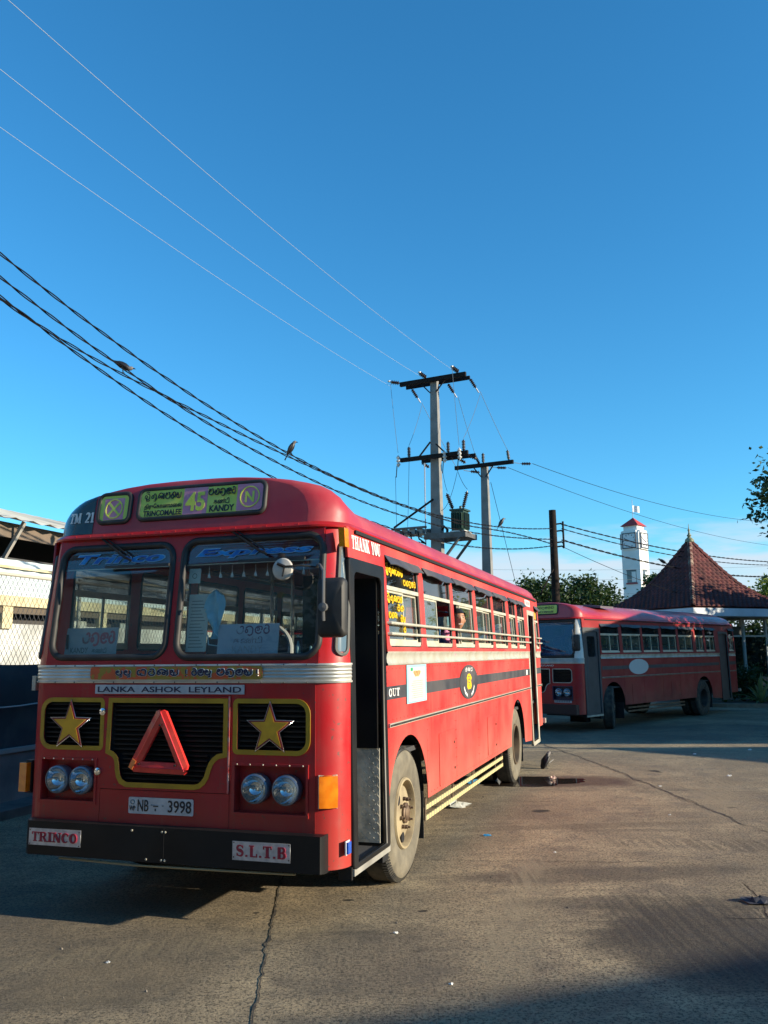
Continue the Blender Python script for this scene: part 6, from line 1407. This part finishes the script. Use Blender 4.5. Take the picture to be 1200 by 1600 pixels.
MB().box((-.17, -.15, 0), (.17, .15, .92)).build('cabinet', mat('cabinet_pale_blue', (.42, .48, .52), .5), bx_); MB().box((-.20, -.18, .92), (.20, .18, .97)).build('cap', WHITE, bx_); MB().box((.05, -.16, .3), (.09, -.152, .5)).build('handle', INK, bx_)
# raised bed round the kiosk
KERBM = mat('kerb_concrete', (.26, .24, .19), .85, c2=(.18, .165, .13), scale=4)
SOIL = mat('bed_soil', (.10, .075, .05), .95, c2=(.06, .05, .035), scale=5)
def ring_kerb(P, h, w_, m, name='kerb'):
    n = len(P); P2 = offset_poly(P, -w_); mb = MB()
    for i in range(n):
        j = (i + 1) % n; a, b_, c, d = P[i], P[j], P2[j], P2[i]
        vs = [(a[0], a[1], -.1), (b_[0], b_[1], -.1), (b_[0], b_[1], h), (a[0], a[1], h), (d[0], d[1], h), (c[0], c[1], h), (d[0], d[1], -.1), (c[0], c[1], -.1)]
        mb.add(vs, [(0, 1, 2, 3), (3, 2, 5, 4), (4, 5, 7, 6)])
    return mb.build(name, m)
bed = [(9.6, 31.3), (11.6, 30.1), (17.5, 29.0), (24.0, 30.0), (25.5, 40.0), (10.5, 42.5), (8.8, 36.0)]
kind(ring_kerb(bed, .05, .18, KERBM), 'structure')
mb = MB(); mb.add([(p[0], p[1], .035) for p in offset_poly(bed, -.17)], [tuple(range(7))]); kind(mb.build('planting_bed_soil', SOIL), 'structure')

# ------------------------------------------------------------------ trees and plants
def leaf_mat(name, a, b_, tr=.25):
    if name in MATS: return MATS[name]
    m = mat(name, a, .55, c2=b_, scale=1.1, lo=.4, hi=.62, spec=.35); t_ = m.node_tree; b0 = t_.nodes['Principled BSDF']; o_ = t_.nodes['Material Output']
    tl_ = t_.nodes.new('ShaderNodeBsdfTranslucent'); mx_ = t_.nodes.new('ShaderNodeMixShader'); mx_.inputs[0].default_value = tr
    tl_.inputs[0].default_value = (b_[0] * 2.2, b_[1] * 2.0, b_[2], 1); t_.links.new(b0.outputs[0], mx_.inputs[1]); t_.links.new(tl_.outputs[0], mx_.inputs[2]); t_.links.new(mx_.outputs[0], o_.inputs[0]); return m
LEAFD = leaf_mat('dark_green_leaves', (.014, .034, .010), (.036, .068, .016), .15); LEAFY = leaf_mat('yellow_green_leaves', (.08, .13, .02), (.16, .20, .035), .35); LEAFB = leaf_mat('bushy_leaves', (.03, .07, .02), (.07, .12, .03))
BARK = mat('brown_bark', (.09, .065, .045), .9, c2=(.05, .04, .03), scale=6, bump=.4)
def leaf_clumps(clumps, n, size, rng, m, name, parent, stems=None):
    mb = MB()
    tot = sum(r ** 2 for _, r in clumps); n = int(n * 1.8)
    for c, r in clumps:
        k = int(n * r * r / tot); c = Vector(c)
        subs = [c + Vector((rng.gauss(0, 1), rng.gauss(0, 1), rng.gauss(0, .8))).normalized() * r * rng.uniform(.35, 1.0) for _ in range(max(5, k // 22))]
        for i in range(k):
            q = subs[i % len(subs)]; sr = r * .30
            p = q + Vector((rng.gauss(0, sr), rng.gauss(0, sr), rng.gauss(0, sr * .8)))
            d = Vector((rng.gauss(0, 1), rng.gauss(0, 1), rng.gauss(-.2, .7))).normalized(); s_ = d.orthogonal().normalized(); s_ = Matrix.Rotation(rng.uniform(0, 6.28), 3, d) @ s_; L_ = size * rng.uniform(.75, 1.5); W_ = L_ * .28; nrm = d.cross(s_) * L_ * .08
            mb.add([p, p + d * L_ * .45 + s_ * W_ + nrm, p + d * L_, p + d * L_ * .45 - s_ * W_ + nrm], [(0, 1, 2), (0, 2, 3)])
    return mb.build(name, m, parent, recalc=False)
def tree(name, label, loc, clumps, n, size, m=None, seed=1, group=None, cat='tree', lean_=(0, 0), tr=.16):
    rng = random.Random(seed); o = thing(name, label, cat, loc, 0, group)
    z1 = min(c[2] for c, r in clumps) + .1; top = Vector((lean_[0], lean_[1], z1)); mb = MB()
    mb.tube([(0, 0, -.1), (lean_[0] * .2, lean_[1] * .2, z1 * .35), (lean_[0] * .6, lean_[1] * .6, z1 * .7), tuple(top)], tr, 9, rr=[tr * 1.35, tr, tr * .85, tr * .7])
    mb.build('trunk', BARK, o, 60)
    for c, r in clumps:
        c = Vector(c); mid = top.lerp(c, .5) + Vector((rng.uniform(-.2, .2), rng.uniform(-.2, .2), .15)); mb = MB(); mb.tube([top - Vector((0, 0, .3)), mid, c, c + (c - top).normalized() * r * .5], .05, 6, rr=[tr * .55, tr * .35, tr * .18, .01]); mb.build('limb', BARK, o, 60)
    kind(leaf_clumps(clumps, n, size, rng, m or LEAFD, 'crown', o), 'stuff') if False else leaf_clumps(clumps, n, size, rng, m or LEAFD, 'crown', o)
    return o
tree('ficus_tree', 'dark bushy tree behind the wooden pole, left of the two over the second bus', (8.0, 45, -.1), [((-1.0, 0, 3.7), 1.35), ((.4, .3, 4.4), 1.35), ((-.1, -.4, 3.0), 1.6), ((1.2, 0, 3.8), 1.4), ((-.3, 0, 5.1), .8)], 6500, .19, LEAFD, 3)
tree('ficus_tree', 'dark bushy tree with a pointed crown above the roof of the second bus', (10.6, 45.5, -.1), [((-1.0, 0, 3.7), 1.3), ((.0, 0, 4.5), 1.35), ((.9, .2, 3.9), 1.3), ((0, 0, 2.8), 1.7), ((1.5, 0, 3.2), 1.1), ((-.1, 0, 5.4), .6)], 7000, .19, LEAFD, 5)
tree('layered_tree', 'flat topped green tree between the clock tower and the tiled roof', (15.1, 46, -.1), [((-.95, 0, 5.6), .36), ((-.4, 0, 5.65), .42), ((.3, 0, 5.7), .5), ((1.0, .2, 5.6), .6), ((-1.25, 0, 4.75), .45), ((-.4, .3, 4.6), .8)], 3000, .16, LEAFB, 8)
tree('sunlit_tree', 'bright yellow green tree top showing right of the tiled roof', (22.3, 48, -.1), [((0, 0, 4.6), 1.5), ((-.6, 0, 5.2), .9), ((1.2, 0, 4.8), 1.3)], 3600, .2, LEAFY, 9)
rt_ = tree('overhanging_tree', 'dark leafy tree reaching into the right edge of the sky', (13.95, 25.0, -.08), [((-2.2, .2, 6.9), .55), ((-2.5, 0, 6.1), .68), ((-2.1, .3, 5.2), .55), ((-1.5, 0, 6.9), 1.1), ((-1.2, 0, 5.6), 1.2), ((-2.2, .1, 4.45), .34), ((-1.7, .2, 4.6), .5), ((-.9, -.5, 4.7), .9), ((.3, .2, 6.3), 1.5), ((.6, -.8, 5.0), 1.3), ((1.7, .4, 6.0), 1.4), ((.2, .6, 7.6), 1.1)], 5600, .15, LEAFD, 12, tr=.22)
rng = random.Random(4)
for k, (x, y, r) in enumerate(((19.0, 28.5, 1.7), (22.5, 27.5, 2.0), (25.5, 30.0, 2.0), (21.5, 32.0, 1.6), (18.0, 25.6, 1.4))):  # trees added out of view to shade the rear of the second bus
    tree('added_shade_tree', 'broad tree added beyond the right edge to shade the second bus', (x, y, -.08), [((rng.uniform(-.5, .5), rng.uniform(-.5, .5), 3.2), r), ((rng.uniform(-1, 1), rng.uniform(-1, 1), 4.6), r * .9), ((0, 0, 5.8), r * .7)], 2600, .26, LEAFD, 20 + k, 'added shade trees beyond the right edge')
def agave(loc, n, L_, label, seed, m=None, droop=.5, group=None):
    rng = random.Random(seed); o = thing('spiky_plant', label, 'plant', loc, 0, group)
    mm_ = m or LEAFB
    for i in range(n):
        a = 2.4 * i + rng.uniform(-.3, .3); el = radians(85 - 62 * (i / n)); l = L_ * rng.uniform(.7, 1.1); d = Vector((cos(a) * cos(el), sin(a) * cos(el), sin(el))); s_ = Vector((-sin(a), cos(a), 0)); rows = []
        for t_, w_ in ((0, .5), (.25, 1), (.6, .8), (.85, .4), (1, .03)):
            p = d * l * t_ - Vector((0, 0, droop * l * t_ ** 2 * cos(el))); ww = l * .055 * w_; rows.append([p - s_ * ww + Vector((0, 0, ww * .4)), p, p + s_ * ww + Vector((0, 0, ww * .4))])
        mb = MB(); mb.grid([[tuple(q) for q in r] for r in rows]); mb.build('leaf', mm_, o, 60, recalc=False)
    return o
agave((12.9, 30.3, .03), 30, 1.15, 'spiky plant with pale upright leaves by the kerb, right of the cabinet', 1, leaf_mat('grey_green_leaves', (.10, .14, .07), (.2, .24, .12)))
agave((13.9, 31.2, .03), 26, 1.5, 'large dark spiky plant in front of the kiosk glass', 2)
agave((12.0, 31.2, .03), 20, .8, 'small spiky plant beside the pale cabinet', 3)
agave((14.4, 30.6, .03), 24, .95, 'low spiky plant nearest the right edge of the bed', 6)
def bush(loc, r, label, seed, m=LEAFB, n=900, size=.13, zs=1.0):
    rng = random.Random(seed); o = thing('bush', label, 'bush', loc)
    for k in range(5):
        a = k * 1.25; mb = MB(); mb.tube([(0, 0, 0), (.3 * r * cos(a), .3 * r * sin(a), .5 * r * zs), (.6 * r * cos(a), .6 * r * sin(a), 1.1 * r * zs)], .02, 5, rr=[.03, .02, .008]); mb.build('stem', BARK, o, 60)
    leaf_clumps([((.5 * r * cos(k * 1.3), .5 * r * sin(k * 1.3), r * zs * (.45 + .45 * (k % 3))), r * .55) for k in range(6)], n, size, rng, m, 'foliage', o); return o
bush((15.2, 31.8, .03), 1.1, 'tall leafy bush at the right edge before the kiosk', 1, LEAFB, 1800, .15, 1.3)
bush((12.9, 31.9, .03), .7, 'rounded bush against the kiosk glass behind the spiky plants', 2, LEAFD, 900, .13)
bush((16.0, 30.5, .03), .9, 'dense bush just beyond the right edge of the bed', 3, LEAFD, 1200, .14)
bush((10.3, 33.6, .03), .8, 'bush behind the tail of the second bus', 4, LEAFD, 1000, .14)
for k, (x, y, r_) in enumerate(((12.0, 39.6, 1.5), (14.6, 40.4, 1.7), (17.4, 40.0, 1.6), (19.2, 37.0, 1.5), (18.6, 33.6, 1.2))):
    bush((x, y, .03), r_, 'tall dark bush behind the kiosk, %s from the left' % ('first', 'second', 'third', 'fourth', 'fifth')[k], 30 + k, LEAFD, 2200, .2, 1.25)
# shrubs and a long wall far behind, closing the view under the buses
fw_ = tag(MB().box((-30, 60, -.1), (75, 60.3, 2.6)).build('boundary_wall', mat('boundary_wall_grey', (.24, .235, .22), .85, c2=(.17, .165, .155), scale=.8)), 'long grey boundary wall far behind the buses and kiosk', 'wall')
for k in range(9):
    tree('distant_tree', 'distant dark tree behind the boundary wall, %s from the left' % ('first', 'second', 'third', 'fourth', 'fifth', 'sixth', 'seventh', 'eighth', 'ninth')[k], (-22 + k * 11 + rng.uniform(-2, 2), 64 + rng.uniform(0, 4), -.1), [((0, 0, 2.3), 1.5), ((1.1, 0, 2.6), 1.2), ((-1.1, 0, 2.5), 1.2)], 1300, .3, LEAFD, 40 + k, 'distant trees behind the boundary wall')

# ------------------------------------------------------------------ buildings outside the frame (unseen; sheds and trees are added to cast shade and darken reflections)
PLAS = mat('pale_plaster', (.52, .48, .40), .85, c2=(.42, .39, .33), scale=.7, dirt=(.2, .18, .15), dirt_amt=.4)
ROOFM = mat('rusty_roof_sheet', (.20, .12, .08), .7, c2=(.12, .08, .06), scale=1.5)
def shed(name, label, P, h, over=.0, posts=False, wallm=None, group=None):
    """P: four ground corners; flat-roofed building or open canopy"""
    cx = sum(p[0] for p in P) / 4; cy = sum(p[1] for p in P) / 4; o = thing(name, label, 'building', (cx, cy, 0), 0, group); Q = [(p[0] - cx, p[1] - cy) for p in P]
    def prism(Q_, z0, z1, nm, m):
        mb = MB(); mb.add([(q[0], q[1], z0) for q in Q_] + [(q[0], q[1], z1) for q in Q_], [(0, 3, 2, 1), (4, 5, 6, 7), (0, 1, 5, 4), (1, 2, 6, 5), (2, 3, 7, 6), (3, 0, 4, 7)]); return mb.build(nm, m, o)
    prism(Q, h - .22, h, 'roof', ROOFM)
    if posts:
        for q in Q: MB().box((q[0] * .93 - .07, q[1] * .93 - .07, -.1), (q[0] * .93 + .07, q[1] * .93 + .07, h - .22)).build('post', PF, o)
    else:
        Qi = [(q[0] * .97, q[1] * .97) for q in Q]; wl_ = prism(Qi, -.1, h - .22, 'wall', wallm or PLAS)
    return o
shed('added_shade_canopy', 'wide open canopy added beyond the right edge to shade the second bus', [(13.6, 14.05), (30, 12.4), (31, 25.0), (14.2, 22.3)], 4.95, posts=True)  # unseen roof added and shaped to shade the second bus
shed('added_shade_roof', 'open roof on posts added beyond the right edge to cast a wedge of shade', [(17.9, 13.35), (22.3, 7.0), (29, 7.6), (26, 12.8)], 4.0, posts=True)  # added so its roof corner casts the shadow wedge on the slab
shed('blocker', 'low workshop added behind the camera at right to shade the foreground', [(13.6, -1.85), (23.5, 2.0), (27.0, -6.5), (17.0, -9.5)], 4.9)  # unseen block added so its roof edge shades the near ground
hl_ = shed('sky_blocker_hall', 'tall plastered hall added behind the camera to darken the bus front and windscreen', [(-27, -3.5), (-9.5, -7.5), (-9.0, -17), (-27, -17)], 8.6)  # added to block sky light from the bus front and its glass
for k in range(5):
    MB().box((-8.2 + k * 3.4 - .0, 7.9 - k * .78 - 0, 3.2), (-6.9 + k * 3.4, 8.0 - k * .78, 5.0)).build('window', mat('added_hall_window_dark', (.05, .06, .07), .3), hl_)
st_ = thing('market_stalls', 'row of market stalls behind the camera, seen only as reflections in the windscreen', 'building', (-9, -15, 0), 0)
MB().box((-16, -4, 0), (26, -3.7, 4.2)).build('wall', mat('stall_wall_tan', (.32, .29, .24), .8, c2=(.24, .22, .19), scale=.6), st_)
MB().box((-16, -4.2, 4.2), (26, -1.6, 4.35)).build('roof', ROOFM, st_)
cols_ = [mat('stall_red', (.5, .06, .04), .7), mat('stall_cream', (.5, .46, .36), .7), mat('stall_teal', (.08, .25, .28), .7), mat('stall_dark', (.03, .03, .03), .8), PLAS]
for k in range(14):
    x = -15.5 + k * 3; MB().box((x, -3.6, 0), (x + 2.7, -2.2, 1.0)).build('counter', cols_[(k * 3) % 5], st_); MB().box((x, -3.65, 2.6), (x + 2.7, -3.55, 3.5)).build('sign_board', cols_[(k * 2 + 1) % 5], st_); MB().box((x + .2, -3.68, 1.0), (x + 2.5, -3.6, 2.5)).build('opening', cols_[3], st_)
for k, (x, y) in enumerate(((-8.0, -4.2), (3.5, -9), (-4.5, -7.0))):  # trees added to give the windscreens something dark to reflect
    tree('added_reflection_tree', 'unseen tree added behind the camera to darken the windscreen reflections', (x, y, 0), [((0, 0, 3.9), 1.6), ((1.2, .3, 4.6), 1.3), ((-1.1, 0, 4.7), 1.4), ((0, 0, 5.9), 1.1)], 2600, .22, LEAFD, 60 + k, 'added trees behind the camera')

# ------------------------------------------------------------------ litter and small things on the ground
def crumple(name, label, loc, size, m, seed, flat=.35, cat='litter', rz=0):
    rng = random.Random(seed); o = thing(name, label, cat, loc, rz); rows = []
    for i in range(7):
        th = pi * i / 6; rows.append([(size * sin(th) * cos(2 * pi * j / 11) * (1 + .9 * noise.noise(Vector((i * .83 + .31, (j % 11) * .77 + .2, seed + .5)))), size * .6 * sin(th) * sin(2 * pi * j / 11) * (1 + .9 * noise.noise(Vector(((j % 11) * .71 + .4, i * .9 + .13, seed + .7)))), size * flat * (1 - cos(th)) * .5 * (1 + 1.6 * noise.noise(Vector(((j % 11) * .93 + .3, seed + .4, i * .81 + .2))))) for j in range(12)])
    MB().grid(rows).build('crumpled_sheet', m, o); return o
crumple('plastic_bag', 'crumpled pale plastic bag lying under the side rail of the front bus', (.84, 10.82, 0), .15, mat('pale_plastic', (.55, .56, .50), .35, c2=(.7, .7, .64), scale=20), 1)
crumple('plastic_scrap', 'small bright blue plastic scrap on the open concrete', (1.01, 9.17, 0), .035, mat('blue_plastic', (.02, .22, .45), .4), 2)
crumple('cloth_rag', 'dark rag lying flat near the right edge of the foreground', (2.74, 6.74, 0), .13, mat('dark_rag', (.03, .032, .045), .9), 3, .22)
crumple('paper_scrap', 'pinkish paper scrap beside the puddle at the rear wheel', (2.42, 13.05, .004), .07, mat('pinkish_paper', (.5, .36, .3), .8), 4, .5, rz=.9)
WSC = mat('white_scrap', (.7, .7, .66), .7)
for k, (x, y, s) in enumerate(((5.05, 13.2, .03), (3.75, 12.3, .02), (.05, 6.1, .018), (5.6, 16.2, .03), (.35, 5.2, .014), (2.3, 5.35, .012), (-1.7, 5.6, .014), (1.55, 8.4, .012), (3.2, 10.2, .015), (6.9, 16.9, .035))):
    crumple('paper_fleck', 'tiny white paper fleck on the concrete', (x, y, gz(x, y)), s, WSC, 10 + k, .5)['group'] = 'tiny paper flecks on the concrete'
STN = mat('small_stone', (.22, .19, .15), .9, c2=(.12, .10, .08), scale=9)
rng = random.Random(11); mb = MB()
for k in range(900):
    y = 4.2 + 14 * rng.random() ** 1.6; x = rng.uniform(-.44, .46) * y * 1.02; s = rng.uniform(.002, .007) * (1 if rng.random() < .96 else 2); z = gz(x, y)
    mb.add([(x - s, y, z), (x + s * .6, y - s, z), (x + s * .7, y + s * .8, z), (x, y, z + s * .9)], [(0, 1, 3), (1, 2, 3), (2, 0, 3)])
kind(mb.build('grit', STN), 'stuff')
